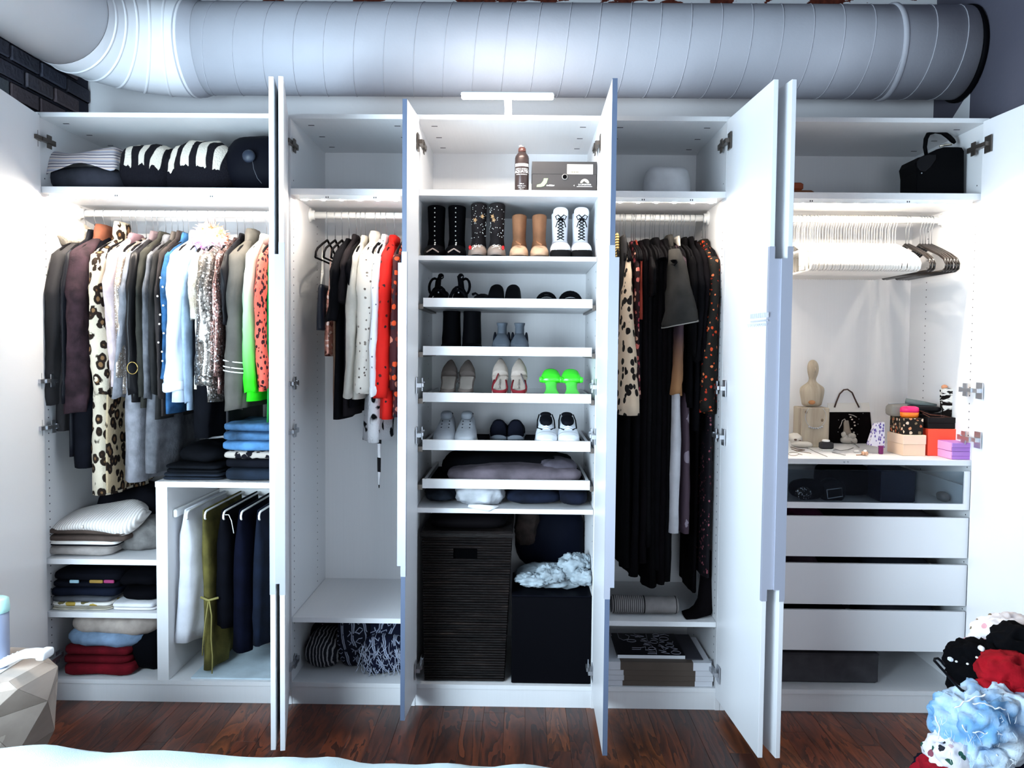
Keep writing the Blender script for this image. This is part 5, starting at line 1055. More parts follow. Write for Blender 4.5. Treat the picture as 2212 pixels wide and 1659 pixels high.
MB().tube([(x-0.036, 0.10, z+0.046), (x-0.024, 0.09, z+0.050), (x-0.004, 0.09, z+0.038)], [0.006, 0.005, 0.003], 6).build('strap', BLACK, t, True)
for u, s, lab in ((1182, 1, 'left flat black slide with arched thin straps'), (1235, -1, 'right flat black slide with arched wide straps')):
    x = xv(u, 640, 0.06); t = thing('flat_sandal', lab, 'sandal', Vector((x, 0.14, z)))
    put(foot(MB(), 0.24, 0.088, 0.012, (0.6, 1, 1, 0.85, 0.85, 0.7), (1,)*6), x, 0.04, z).build('sole', BLACK, t, True)
    for yy, hh, w_, r_ in ((0.07, 0.020, 0.042, 0.005), (0.13, 0.036, 0.040, 0.0045), (0.15, 0.048, 0.040, 0.006 if s > 0 else 0.011)): MB().tube([(x+w_*math.cos(a), yy+0.008*math.sin(a), z+0.010+hh*math.sin(a)**0.8) for a in [math.pi*i/12 for i in range(13)]], r_, 6).build('strap', BLACK, t, True)
    rr = random.Random(u)
    for i in range(9): MB().ball((x-0.032+i*0.008, 0.062, z+0.014+0.013*math.sin(math.pi*(i+0.5)/9)), 0.0017, 6, 4).build('stud', METAL, t, True)
# tray 2: tall black boots, grey booties
z = T(1)
for u, lab in ((972, 'left tall black boot on the second tray, its top hidden by the tray above'), (1017, 'right tall black boot on the second tray, its top hidden by the tray above')):
    x = xv(u, 740, 0.1); t = thing('tall_boot', lab, 'boot', Vector((x, 0.16, z))); W = 46*K
    put(foot(MB(), 0.23, W*1.05, 0.06, (0.5, 0.9, 1, 1, 0.9, 0.85, 0.8), (0.4, 0.6, 0.75, 0.95, 1.1, 1.1, 1.0)), x, 0.05, z).build('vamp', BLACK, t, True)
    shaft(MB(), x, 0.17, [(z+0.01, W*0.46, 0.075, 0), (z+0.06, W*0.46, 0.07, 0), (z+0.09, W*0.44, 0.062, 0.008), (z+0.15, W*0.42, 0.062, 0.008), (z+0.168, W*0.43, 0.062, 0.008), (z+0.172, W*0.42, 0.060, 0.008), (z+0.12, W*0.38, 0.05, 0.008)]).build('shaft', plain('#08080b', 0.7), t, True)
GS = fab('#59606a', 0.2)
for u, lab in ((1083, 'left grey suede peep toe bootie on the second tray'), (1122, 'right grey suede peep toe bootie on the second tray')):
    x = xv(u, 740, 0.06); W = 42*K; t = thing('peep_toe_bootie', lab, 'shoe', Vector((x, 0.14, z)))
    put(foot(MB(), 0.15, W, 0.050, (0.80, 1.02, 0.98, 0.82, 0.66, 0.60), (0.55, 0.75, 0.9, 1, 1, 0.9)), x, 0.045, z+0.006, 0.30).build('vamp', GS, t, True)
    shaft(MB(), x, 0.155, [(z+0.05, W*0.30, 0.04, 0), (z+0.085, W*0.24, 0.035, 0.0), (z+0.108, W*0.24, 0.036, 0.002), (z+0.122, W*0.29, 0.036, 0.004), (z+0.125, W*0.28, 0.034, 0.004), (z+0.10, W*0.2, 0.03, 0.004)]).build('ankle_flare', GS, t, True)
    for s in (-1, 1): put(foot(MB(), 0.09, W*0.22, 0.05, (0.6, 1, 0.9, 0.6), (0.7, 1, 1, 0.6)), x+s*W*0.36, 0.10, z+0.022, 0.30).build('side_panel', plain('#16181f', 0.6), t, True)
    MB().ball((x, 0.046, z+0.012), (W*0.20, 0.010, 0.012), 12, 6).build('peep_toe', plain('#c7b59f', 0.6), t, True)
    put(foot(MB(), 0.16, W*0.96, 0.007, (0.8, 1, 0.95, 0.8, 0.66, 0.6), (1,)*6), x, 0.043, z, 0.30).build('sole', plain('#2a2a2e', 0.6), t, True)
# tray 3: taupe pumps, red slingbacks, green jelly mules: toes up at the back
z = T(2)
def pump(lab, u, tilt, L, W, upper, insole, name, vamp_from=0.55, heel=None, toe=0.25):
    x = xv(u, 840, 0.04); t = thing(name, lab, 'shoe', Vector((x, 0.12, z)))
    ws = (0.80, 0.92, 0.84, 0.86, 1.0, 0.92, 0.60, toe)
    put(foot(MB(), L, W, 0.008, ws, (1,)*8), x, 0.030, z+0.004, tilt).build('sole', upper, t, True)
    put(foot(MB(), L*0.64, W*0.84, 0.003, ws[:6], (1,)*6, hb=0.0), x, 0.036, z+0.0155, tilt).build('insole', insole, t, True)
    q = foot(MB(), L*(1-vamp_from), W, 0.034, [interp(ws, vamp_from+(1-vamp_from)*i/5) for i in range(6)], (0.9, 1.0, 1.0, 0.9, 0.75, 0.4)); q.v = [p+Vector((0, L*vamp_from, 0)) for p in q.v]; put(q, x, 0.030, z+0.008, tilt).build('vamp', upper, t, True)
    q = MB(); rg = []
    for i in range(13): a = math.pi*(0.02+0.96*i/12); c, s = math.cos(a), math.sin(a); rg.append((c*W*0.42, 0.040-s*0.034, 0.008))
    q.loft([[p for p in rg]+[(p[0]*0.93, p[1]+0.003, p[2]) for p in reversed(rg)], [(p[0], p[1]-0.001, p[2]+0.026) for p in rg]+[(p[0]*0.93, p[1]+0.002, p[2]+0.026) for p in reversed(rg)]]); put(q, x, 0.030, z+0.002, tilt*0.4).build('heel_cup', heel or upper, t, True)
    return t, x
TP_, IN_ = fab('#6a5f5a', 0.2), fab('#9b9189', 0.15)
for u, s, lab in ((966, -1, 'left taupe pointed flat with its toe up on the middle tray'), (1005, 1, 'right taupe pointed flat with its toe up on the middle tray')):
    t, x = pump(lab, u, 0.62, 0.235, 38*K, TP_, IN_, 'pointed_flat')
    MB().tube([(x+s*-0.030, 0.10, z+0.060), (x-s*0.042, 0.11, z+0.075), (x-s*0.040, 0.12, z+0.100), (x-s*0.022, 0.14, z+0.108)], 0.0022, 5).build('ankle_tie', plain('#38322f', 0.7), t, True)
RD = fab('#8e2630', 0.3); NUD = fab('#b6a79d', 0.12)
for u, s, lab in ((1079, 1, 'left red and nude slingback with handwriting on the insole'), (1121, -1, 'right red and nude slingback with handwriting on the insole')):
    t, x = pump(lab, u, 0.66, 0.235, 37*K, NUD, NUD, 'slingback', heel=RD)
    MB().tube([(x-s*0.028, 0.085, z+0.050), (x-s*0.006, 0.125, z+0.105), (x+s*0.014, 0.155, z+0.140)], 0.0030, 6).build('sling_strap', RD if u < 1100 else plain('#4a4347', 0.6), t, True)
    q = MB().tube([(x-0.028, 0.058, z+0.020), (x-0.030, 0.08, z+0.048), (x-0.024, 0.11, z+0.075)], 0.0038, 6); q.tube([(x+0.028, 0.058, z+0.020), (x+0.030, 0.08, z+0.048), (x+0.024, 0.11, z+0.075)], 0.0038, 6); q.build('side_trim', RD, t, True)
    vs, fs = letters('Sam Edelman', 0.016); q = MB(); q.add([(p.y*0.9, 0.068+p.x*0.74+0.0, 0.0042) for p in [Vector((-v.x*-1, -v.y, 0)) for v in vs]], fs); put(q, x, 0.036, z+0.0155, 0.66).build('lettering', plain('#2d2525', 0.7), t)['kind'] = 'stuff'
JG = NT('jelly', 0.25, 0, 0.5); JG.color('#3fe02c'); JG.set('Subsurface Weight', 0.0); GIN = plain('#63dc5a', 0.5)
for u, s, lab in ((1192, -1, 'left neon green jelly mule on the middle tray'), (1237, 1, 'right neon green jelly mule on the middle tray')):
    x = xv(u, 840, 0.04); W = 40*K; t = thing('jelly_mule', lab, 'shoe', Vector((x, 0.12, z)))
    put(foot(MB(), 0.20, W*0.92, 0.012, (1.05, 0.98, 0.66, 0.64, 0.8, 0.85, 0.7), (1,)*7), x, 0.032, z+0.002, 0.52).build('footbed', GIN, t, True)
    q = foot(MB(), 0.09, W*1.05, 0.030, (0.95, 1.12, 1.0, 0.85, 0.6), (0.8, 1.0, 1.0, 0.9, 0.5)); q.v = [p+Vector((0, 0.115, 0.006)) for p in q.v]; put(q, x, 0.032, z+0.002, 0.52).build('vamp', JG.m, t, True)
    for sd_ in (-1, 1): MB().blob((x+sd_*W*0.55, 0.135, z+0.078), (0.008, 0.014, 0.012), 0.6, n=14, m=8).build('side_loop', JG.m, t, True)
    put(foot(MB(), 0.03, W*0.92, 0.022, (1, 1), (1, 1)), x, 0.028, z+0.001, 0.0).build('heel_block', GIN, t, True)
# tray 4: sneakers and slip-ons
z = T(3)
def sneaker(lab, u, w, L, H, tilt, up, sole, cap=None, lace=None, y=0.032, name='sneaker', lift=0.0, holes=None, rev=False):
    x = xv(u, 940, 0.05); W = w*K; t = thing(name, lab, 'shoe', Vector((x, 0.14, z)))
    ws = (0.62, 0.95, 1.0, 0.98, 0.88, 0.80, 0.74, 0.72, 0.60) if not rev else (0.74, 0.86, 0.86, 0.84, 0.9, 1.0, 0.98, 0.85, 0.5)
    hs = (0.34, 0.50, 0.56, 0.66, 0.80, 0.92, 1.0, 1.02, 0.9) if not rev else (0.95, 1.0, 0.98, 0.9, 0.8, 0.7, 0.6, 0.5, 0.3)
    put(foot(MB(), L, W, H, ws, hs, hb=0.0), x, y+0.002, z+0.014, tilt).build('upper', up, t, True)
    put(foot(MB(), L+0.008, W*1.06, 0.020, ws, (1,)*9), x, y-0.002, z+0.001, tilt).build('sole', sole, t, True)
    if cap: put(foot(MB(), L*0.24, W*1.005, H*1.02, ws[:3], hs[:3]), x, y+0.0005, z+0.0145, tilt).build('toe_cap', cap, t, True)
    if not rev:
        q = MB().ball((0, L*0.80, H*1.0+0.004), (W*0.27, L*0.13, 0.006), 16, 6); put(q, x, y, z+0.014, tilt).build('dark_opening', plain('#1b1b20', 0.9), t, True)  # dark disc painted in for the shade inside the shoe opening
    if lace:
        for i in range(5):
            s = 0.34+0.065*i; yy, zz, hw = L*s, H*interp(hs, s)+0.0015, W*0.20
            put(MB().tube([(-hw, yy, zz-0.006), (0, yy+0.004, zz+0.001), (hw, yy, zz-0.006)], 0.0024, 6), x, y, z+0.014, tilt).build('lace', lace, t, True)
    if holes:
        for i in range(3):
            for sx in (-1, 1): s = 0.36+0.1*i; put(MB().ball((sx*W*0.16, L*s, H*interp(hs, s)-0.002), 0.0030, 8, 5), x, y, z+0.014, tilt).build('eyelet', holes, t, True)
    return t, x, W
GW = fab('#b9bcc2', 0.15); CREAM = plain('#cfc9b4', 0.6)
for u, lab in ((958, 'left pale grey sneaker without laces on the fourth tray'), (1004, 'right pale grey sneaker without laces on the fourth tray')):
    t, x, W = sneaker(lab, u, 50, 0.25, 0.062, 0.20, GW, CREAM, holes=plain('#2a2b30', 0.8)); put(MB().blob((0, 0.165, 0.070), (W*0.26, 0.03, 0.016), 0.7, n=18, m=8), x, 0.032, z+0.014, 0.20).build('tongue', fab('#9ea2aa', 0.2), t, True)
NV = fab('#1a1c28', 0.25)
for u, lab in ((1073, 'left navy slip-on turned with its heel to the front'), (1113, 'right navy slip-on turned with its heel to the front')):
    sneaker(lab, u, 46, 0.22, 0.072, 0.03, NV, plain('#8c929c', 0.6), y=0.295, name='slip_on', rev=True)
LT = plain('#dfe3ea', 0.4)
for u, lab in ((1181, 'left white sneaker with black laces on the fourth tray'), (1229, 'right white sneaker with black laces on the fourth tray')):
    t, x, W = sneaker(lab, u, 49, 0.25, 0.060, 0.22, LT, plain('#e6e9ee', 0.5), plain('#eceef2', 0.35), plain('#e9ecf2', 0.5)); put(MB().blob((0, 0.150, 0.054), (W*0.30, 0.050, 0.016), 0.8, n=20, m=8), x, 0.032, z+0.014, 0.22).build('tongue', plain('#101116', 0.6), t, True)
    for s in (-1, 1): put(MB().tube([(s*W*0.30, 0.21, 0.060), (s*W*0.38, 0.17, 0.048), (s*W*0.40, 0.12, 0.030), (s*W*0.20, 0.08, 0.036)], 0.0028, 6), x, 0.032, z+0.014, 0.22).build('black_trim', plain('#101116', 0.6), t, True)
# ---------------------------------------------------------------- drawer cabinet: top shelf
t = thing('handbag', 'black structured handbag with a padded handle on the upper right shelf', 'handbag', Vector((xv(2032, 400, 0.12), 0.2, ZS)))
BL = plain('#08080a', 0.5); y0 = 0.10
def pz(u, v): return P(u, v, y0)
out = [(1981, 411), (1981, 372), (1978, 352), (1984, 340), (2003, 334), (2024, 322), (2040, 317), (2070, 317), (2078, 318), (2083, 326), (2083, 411)]
q = MB(); ctr = pz(2035, 370)
rings = []
for dy, s in ((0.0, 0.985), (0.006, 1.0), (0.14, 1.0), (0.15, 0.985)):
    rings.append([(ctr.x+(pz(u_, v_).x-ctr.x)*s, y0+dy, ZS if v_ == 411 else ctr.z+(pz(u_, v_).z-ctr.z)*s) for u_, v_ in reversed(out)])
q.loft(rings); q.build('body', BL, t)
q = MB(); fl = [(1980, 362), (1979, 350), (1986, 340), (2004, 335), (2020, 335), (2020, 345), (2008, 362), (1996, 372), (1986, 370)]
q.loft([[(pz(u_, v_).x, y0-0.006+dy, pz(u_, v_).z) for u_, v_ in reversed(fl)] for dy in (-0.003, 0.005)]); q.build('flap', plain('#101013', 0.45), t, bevel=0.002)
MB().ball(P(1991, 374, y0-0.008), 0.003, 8, 5).build('snap', METAL, t, True)
MB().tube([P(u_, v_, y0+0.05) for u_, v_ in ((2001, 336), (1998, 318), (2000, 300), (2006, 288), (2020, 283), (2036, 286), (2050, 296), (2058, 304), (2063, 309))], [0.007, 0.008, 0.009, 0.0095, 0.0095, 0.0095, 0.010, 0.010, 0.006], 10).build('handle', BL, t, True)
MB().tube([P(2030, 316, y0+0.03), P(2042, 313, y0+0.03), P(2056, 312, y0+0.03)], 0.0045, 6).build('clasp', plain('#cfc6b4', 0.25, 0.9), t, True)
for i, (ua, ub, va, vb, lab) in enumerate(((1700, 1760, 398, 412, 'flat tan leather case under the small tan roll'), (1700, 1737, 382, 398, 'small rust leather roll lying on the flat tan case'))):
    a, b = P(ua, vb, 0.10), P(ub, va, 0.10); x0_ = max(a.x, 2.80); z0_ = ZS if i == 0 else zk+0.0006; zk = z0_+(b.z-a.z)
    q = MB().rbox((x0_, 0.10, z0_), (b.x, 0.24, zk), 0.006); solo(q, 'leather_case', plain('#8d5a3c' if i == 0 else '#96441f', 0.6, var=0.2), lab, 'case')
# ---------------------------------------------------------------- things on the desk board
ZD = 1.0246
def on(u, v): return PZ(u, v, ZD)
DW = wood('#8d8172', '#b9ae9c', 2, 14, 0.75, 0.10, 3.0)
c_ = on(1759, 966); c_.y += 0.05
bw = 62*1/500.0*0.5
t = thing('wood_plinth', 'square weathered wood block holding up the wooden bust', 'block', Vector((c_.x, c_.y, ZD)))
zt = P(1759, 879, c_.y).z; MB().rbox((c_.x-bw, c_.y-0.055, ZD), (c_.x+bw, c_.y+0.055, zt), 0.003).build('block_body', DW, t)
for dx, dz in ((-0.042, -0.02), (0.03, -0.055)): MB().ball((c_.x+dx, c_.y-0.055, zt+dz), (0.006, 0.002, 0.007), 10, 6).build('knot', plain('#6b5a48', 0.8), t, True)
b = thing('wooden_bust', 'armless weathered wooden bust with a blank face', 'bust', Vector((c_.x, c_.y, zt+0.0005)))
k = 1/505.0; z0_ = zt+0.0005; xb = c_.x+0.001
prof = [(0, 22, 17, 0), (10, 23, 18, 0), (22, 26, 19, 0), (34, 28, 19, 0), (42, 28, 18, 0), (47, 24, 15, 0), (52, 15, 12, 0), (57, 9, 9.5, 0), (62, 7.5, 8.5, 0), (67, 8.5, 10, -2), (73, 10.5, 13, -3), (82, 12.5, 15, -3), (92, 12.5, 15, -2), (100, 10.5, 12, -1), (105, 6.5, 7, 0), (107, 2, 2, 0)]
MB().loft([[(xb+rx*k*math.cos(a), c_.y+dy*k+ry*k*0.9*math.sin(a), z0_+h*k) for a in [i*2*math.pi/24 for i in range(24)]] for h, rx, ry, dy in prof]).build('figure', DW, b, True, sub=1)
MB().tube([(xb+0.001, c_.y-0.031, z0_+0.178), (xb+0.0015, c_.y-0.036, z0_+0.165), (xb+0.0015, c_.y-0.032, z0_+0.156)], [0.002, 0.004, 0.003], 6).build('nose', DW, b, True)
MB().ball((xb-0.010, c_.y-0.031, z0_+0.022), (0.016, 0.006, 0.010), 12, 8).build('bark_patch', plain('#a3714a', 0.8), b, True)
nk = thing('necklace', 'silver chain necklace hung over the wood block', 'necklace', Vector((c_.x, c_.y-0.06, zt-0.08)))
MB().tube([(c_.x+0.046*math.sin(a), c_.y-0.0575, zt-0.030-0.050*math.cos(a)*1.0-0.010) for a in [-2.4+4.8*i/26 for i in range(27)]], 0.0012, 5).build('chain', METAL, nk, True)
for i in range(7): MB().ball((c_.x-0.028+i*0.0095, c_.y-0.059, zt-0.085-0.006*math.sin(math.pi*i/6)), (0.005, 0.003, 0.004), 8, 5).build('link', METAL, nk, True)
# clear and black tote with brown handles and a beaded figure
a = on(1787, 957); bR = on(1888, 958); y0 = a.y+0.0; t = thing('beaded_tote', 'black and clear tote bag with brown handles and a beaded motif', 'handbag', Vector(((a.x+bR.x)/2, y0, ZD)))
def tz(u, v): return P(u, v, y0)
MB().loft([[(tz(u_, v_).x, y0+dy, max(ZD, tz(u_, v_).z)) for u_, v_ in ((1785, 960), (1787, 890.5), (1880, 890.5), (1886, 960))] for dy in (0, 0.05)]).build('black_panel', plain('#0a0708', 0.5), t, bevel=0.001)
MB().loft([[(tz(u_, v_).x, y0+dy, tz(u_, v_).z) for u_, v_ in ((1787, 890), (1789, 871), (1878, 870), (1880, 890))] for dy in (0.002, 0.048)]).build('clear_top', plain('#e6e3de', 0.2), t)
for dy, d_ in ((-0.004, 0), (0.052, 10)):
    MB().tube([(tz(u_-(d_*0.5), v_).x, y0+dy, tz(u_, v_-d_*0.2).z) for u_, v_ in ((1802, 880), (1806, 868), (1813, 851), (1822, 842), (1830, 841), (1840, 848), (1848, 866), (1855, 880))], 0.0036, 7).build('handle', plain('#3a2218', 0.45), t, True)
PE = plain('#cfc4bb', 0.4); RO = plain('#5a1a14', 0.5)
MB().loft([[(tz(u_+s*w_, v_).x, y0-dy, tz(u_, v_).z) for s, dy in ((-1, 0.001), (-0.5, 0.004), (0.5, 0.004), (1, 0.001))] for u_, v_, w_ in ((1832, 948, 11), (1830, 935, 9), (1829, 924, 7), (1828, 914, 6.5), (1828, 908, 5))]).build('ribbed_figure', stripes(('#b3a89c', '#7d7166', '#9d8f82'), 2, 160), t, True)
MB().tube([tz(u_, v_)+Vector((0, -0.003, 0)) for u_, v_ in ((1812, 925), (1816, 918), (1819, 908), (1824, 905), (1827, 910))], 0.0017, 5).build('beaded_outline', PE, t, True)
for u_, v_ in ((1837, 901), (1840, 906), (1845, 912), (1846, 919), (1839, 926), (1844, 934)): MB().ball(tz(u_, v_)+Vector((0, -0.003, 0)), (0.0045, 0.003, 0.0038), 8, 5).build('bead', PE, t, True)
MB().tube([tz(u_, v_)+Vector((0, -0.003, 0)) for u_, v_ in ((1833, 895), (1842, 897), (1850, 901))], 0.0022, 6).build('beaded_bar', plain('#a7a09a', 0.5), t, True)
for u_, v_ in ((1811, 907), (1853, 916), (1810, 933), (1852, 938), (1864, 893), (1855, 905)): MB().ball(tz(u_, v_)+Vector((0, -0.002, 0)), 0.002, 6, 4).build('stud', METAL, t, True)
# pale trinkets and jewellery
BONE = plain('#cfcac2', 0.6, var=0.15)
p = on(1718, 966); t = thing('skull_ornament', 'small grey bone coloured animal skull ornament at the left of the desk', 'ornament', p)
MB().blob((p.x, p.y+0.01, ZD+0.040), (0.030, 0.036, 0.022), 0.9, 0.9, 0.005, 40, 24, 12, 3).build('cranium', BONE, t, True)
MB().blob((p.x+0.020, p.y-0.02, ZD+0.016), (0.046, 0.020, 0.014), 0.9, 0.9, 0.004, 40, 24, 12, 4, rz=-0.45).build('jaw', BONE, t, True)
for dx, dz in ((-0.008, 0.036), (0.012, 0.030)): MB().ball((p.x+dx, p.y-0.024, ZD+dz), (0.007, 0.004, 0.005), 10, 6).build('eye_socket', plain('#5d4a40', 0.9), t, True)
p = on(1826, 957); t = thing('quartz_cluster', 'pale lumpy stone cluster standing before the beaded tote', 'ornament', Vector((p.x, p.y-0.02, ZD)))
for dx, dz, r_ in ((-0.016, 0.040, (0.011, 0.010, 0.016)), (0.0, 0.016, (0.030, 0.018, 0.016)), (0.020, 0.034, (0.018, 0.014, 0.015)), (0.026, 0.014, (0.020, 0.016, 0.014)), (-0.008, 0.026, (0.012, 0.012, 0.016))): MB().blob((p.x+dx, p.y-0.02, ZD+dz), r_, 0.9, 0.9, 0.003, 60, 18, 10, int(dx*1000)).build('stone', BONE, t, True)
p = on(1789, 974); t = thing('ring_box', 'small charcoal box with a white ring on top', 'box', Vector((p.x, p.y+0.02, ZD)))
MB().rbox((p.x-0.026, p.y, ZD), (p.x+0.024, p.y+0.040, ZD+0.006), 0.002).build('white_base', WHITE, t)
MB().rbox((p.x-0.028, p.y+0.002, ZD+0.0062), (p.x+0.026, p.y+0.042, ZD+0.036), 0.005).build('box_body', plain('#232325', 0.6), t)
q = MB().tube([(p.x-0.004+0.012*math.cos(a), p.y+0.018+0.012*math.sin(a), ZD+0.0415) for a in [i*2*math.pi/18 for i in range(19)]], 0.0048, 8); solo(q, 'ring', plain('#f0eeea', 0.3), 'chunky white ring lying on the charcoal ring box', 'ring', smooth=True)
def wire(pts, r, lab, name, col='#8d7f70', cat='jewellery', metal=0.8):
    q = MB().tube([on(u_, v_)+Vector((0, 0, r+dz)) for u_, v_, dz in pts], r, 6); return solo(q, name, plain(col, 0.35, metal), lab, cat, smooth=True)
wire([(1714+11*math.cos(a), 981+3.5*math.sin(a), 0) for a in [i*math.pi/8 for i in range(17)]]+[(1733, 983, 0)], 0.0012, 'thin diamond shaped bangle lying nearest the desk edge', 'bangle')
wire([(1708, 967, 0), (1722, 971, 0), (1738, 973, 0), (1722, 975, 0), (1710, 971, 0)], 0.0020, 'bronze hoop earrings in a tangle beside the skull', 'earring', '#7a6450')
wire([(1720, 975, 0), (1736, 977, 0), (1752, 980, 0)], 0.0014, 'short bronze hair pin next to the diamond bangle', 'hair_pin', '#8a7a68')
wire([(1724, 962, 0.012), (1742, 968, 0.004), (1760, 976, 0), (1787, 987, 0)], 0.0012, 'long thin silver hat pin lying diagonally on the desk', 'hat_pin', '#a09c98')
wire([(1798, 978, 0), (1812, 981, 0), (1826, 984, 0)], 0.0022, 'silver pendant bar on the desk before the ring box', 'pendant', '#b8b6b4')
wire([(1803, 972, 0.002), (1816, 974, 0), (1832, 972, 0), (1843, 968, 0)], 0.0016, 'silver bracelet behind the pendant bar', 'bracelet', '#aaa8a6')
wire([(1822, 951, 0.022), (1840, 960, 0.010), (1856, 968, 0)], 0.0018, 'silver letter opener leaning off the stone cluster', 'letter_opener', '#9b9896')
p = on(1868, 984); t = thing('rose_gold_brooch', 'rose gold flower brooch near the desk edge', 'brooch', p)
for i in range(5): a = i*1.26; MB().ball((p.x+0.008*math.cos(a), p.y+0.008*math.sin(a), ZD+0.009), (0.007, 0.007, 0.008), 8, 6).build('petal', plain('#c9a187', 0.35, 0.6), t, True)
MB().ball((p.x, p.y-0.002, ZD+0.018), 0.007, 10, 6).build('pearl', PEARL, t, True)
MB().tube([(p.x-0.006, p.y, ZD+0.004), (p.x-0.022, p.y-0.003, ZD+0.003), (p.x-0.036, p.y-0.002, ZD+0.002)], 0.0022, 6).build('pin', plain('#a07c62', 0.35, 0.7), t, True)
solo(MB().blob((on(1850, 978).x, on(1850, 978).y, ZD+0.006), (0.012, 0.008, 0.006), 0.8, n=16, m=8), 'white_pebble', plain('#f0eeea', 0.5), 'small white pebble beside the rose gold brooch', 'stone', smooth=True)
# boxes at the right
def dbox(lab, name, ul, ur, vb, vt, depth, mats, lidf=None, z0=ZD, y=None, extra=None, cat='box'):
    """axis-aligned box whose front face spans ul..ur, bottom vb on the desk (or z0), top vt"""
    if y is None: y = PZ((ul+ur)/2, vb, z0).y
    x0, x1 = P(ul, vb, y).x, P(ur, vb, y).x; z1 = P((ul+ur)/2, vt, y).z
    t = thing(name, lab, cat, Vector(((x0+x1)/2, y+depth/2, z0)))
    if lidf:
        zm = z0+(z1-z0)*lidf; MB().rbox((x0+0.0015, y+0.0015, z0), (x1-0.0015, y+depth-0.0015, zm-0.0004), 0.001).build('base', mats[0], t); MB().rbox((x0, y, zm), (x1, y+depth, z1), 0.0015).build('lid', mats[-1], t)
    else: MB().rbox((x0, y, z0), (x1, y+depth, z1), 0.0015).build('box_body', mats[0], t)
    return t, x0, x1, y, z1
t, bx0, bx1, by, bz1 = dbox('cream jewellery box with a lid seam under the floral box', 'cream_box', 1950, 2000, 985, 940, 0.15, [plain('#e8c9ae', 0.6), plain('#ecd0b8', 0.6)], 0.55)
FB = floral('#1c1713', ('#c98a63', '#e2c9ae', '#7f6a50', '#b5613f'), 62, 0.46, amt=0.85)
t, fx0, fx1, fy, fz1 = dbox('black floral patterned box on the cream box', 'floral_box', 1952, 1994, 938, 904, 0.13, [FB], None, bz1+0.0006, by+0.008)
c0 = Vector((P(1968, 890, fy+0.03).x, fy+0.045, fz1+0.0006))
t = thing('pink_speaker', 'round pink and orange gadget on the floral box', 'gadget', c0)
MB().loft([[(c0.x+r_*math.cos(a), c0.y+r_*0.8*math.sin(a), c0.z+h) for a in [i*2*math.pi/24 for i in range(24)]] for r_, h in ((0.030, 0.0), (0.036, 0.006), (0.038, 0.022))]).build('orange_base', plain('#f07a1e', 0.35), t, True)
MB().loft([[(c0.x+r_*math.cos(a), c0.y+r_*0.8*math.sin(a), c0.z+h) for a in [i*2*math.pi/24 for i in range(24)]] for r_, h in ((0.038, 0.0225), (0.0385, 0.034), (0.036, 0.042), (0.024, 0.047))]).build('pink_cap', plain('#f0246e', 0.35), t, True)
t = thing('grey_pouch', 'olive grey zip pouch behind the pink gadget', 'pouch', Vector((fx0-0.005, fy+0.10, fz1+0.0006)))
MB().blob((fx0+0.012, fy+0.085, fz1+0.028), (0.042, 0.036, 0.027), 0.4, 0.6, 0.002, 20, 26, 10).build('pouch_body', plain('#84807a', 0.6), t, True)
MB().tube([(fx0-0.028, fy+0.085, fz1+0.055), (fx0+0.012, fy+0.083, fz1+0.0565), (fx0+0.05, fy+0.085, fz1+0.055)], 0.002, 6).build('zip', METAL, t, True)
t, rx0, rx1, ry, rz1 = dbox('coral red box under the flat black box', 'coral_box', 2004, 2078, 985, 927, 0.17, [plain('#ef4f33', 0.5)], None, ZD, by+0.012)
t, kx0, kx1, ky, kz1 = dbox('flat black box on the coral red box', 'black_box', 2004, 2072, 927, 902, 0.15, [plain('#141112', 0.45), plain('#171415', 0.45)], 0.5, rz1+0.0006, ry+0.006)
t = thing('black_clutch', 'black clutch with thin straps lying on the flat black box', 'clutch', Vector((kx0+0.04, ky+0.06, kz1)))
q = MB().blob((P(1985, 885, ky+0.06).x+0.01, ky+0.085, kz1+0.030), (0.085, 0.05, 0.016), 0.5, 0.7, 0.003, 14, 30, 10); q.build('clutch_body', plain('#111012', 0.4), t, True)
MB().rbox((kx0-0.05, ky+0.05, kz1+0.0008), (kx1-0.03, ky+0.13, kz1+0.014), 0.004).build('under_flap', plain('#151314', 0.4), t)
for i in range(4): MB().tube([P(1984+i*3, 884+i*3, ky+0.02), P(2010, 893+i*3, ky+0.005), P(2035, 896+i*2, ky+0.002), P(2060, 903, ky+0.004)], 0.0015, 5).build('strap', plain('#6a3b2a' if i % 2 else '#1a1516', 0.5), t, True)
q = MB().tube([P(1957, 866, ky+0.10), P(1990, 872, ky+0.09), P(2022, 878, ky+0.08)], [0.012, 0.013, 0.011], 10); solo(q, 'umbrella', plain('#74807f', 0.6, var=0.4), 'folded grey patterned umbrella lying over the black clutch', 'umbrella', smooth=True)
t = thing('zebra_pouch', 'tall zebra striped pouch standing at the right of the boxes', 'pouch', Vector((P(2056, 900, ky+0.02).x, ky+0.04, kz1)))
MB().loft([[(P(u_, v_, ky+0.03).x, ky+0.03+dy, P(u_, v_, ky+0.03).z if v_ < 904 else kz1+0.0008) for u_, v_ in ((2038, 905), (2037, 842), (2052, 838), (2073, 840), (2074, 905))] for dy in (0, 0.03)]).build('pouch_body', zebra('#15100e', '#efe9e0', 30, (0.4, 1, 1.6), 0.5, 1.2), t, bevel=0.003)
MB().rbox((P(2056, 836, ky+0.04).x, ky+0.04, P(2056, 840, ky+0.04).z), (P(2066, 836, ky+0.04).x, ky+0.05, P(2056, 832, ky+0.04).z), 0.002).build('tab', plain('#2a201a', 0.5), t)
solo(MB().ball(P(2040, 836, ky+0.07), (0.013, 0.010, 0.010), 12, 8), 'coral_pompom', plain('#e09a72', 0.8), 'small coral pompom behind the zebra pouch', 'pompom', smooth=True)
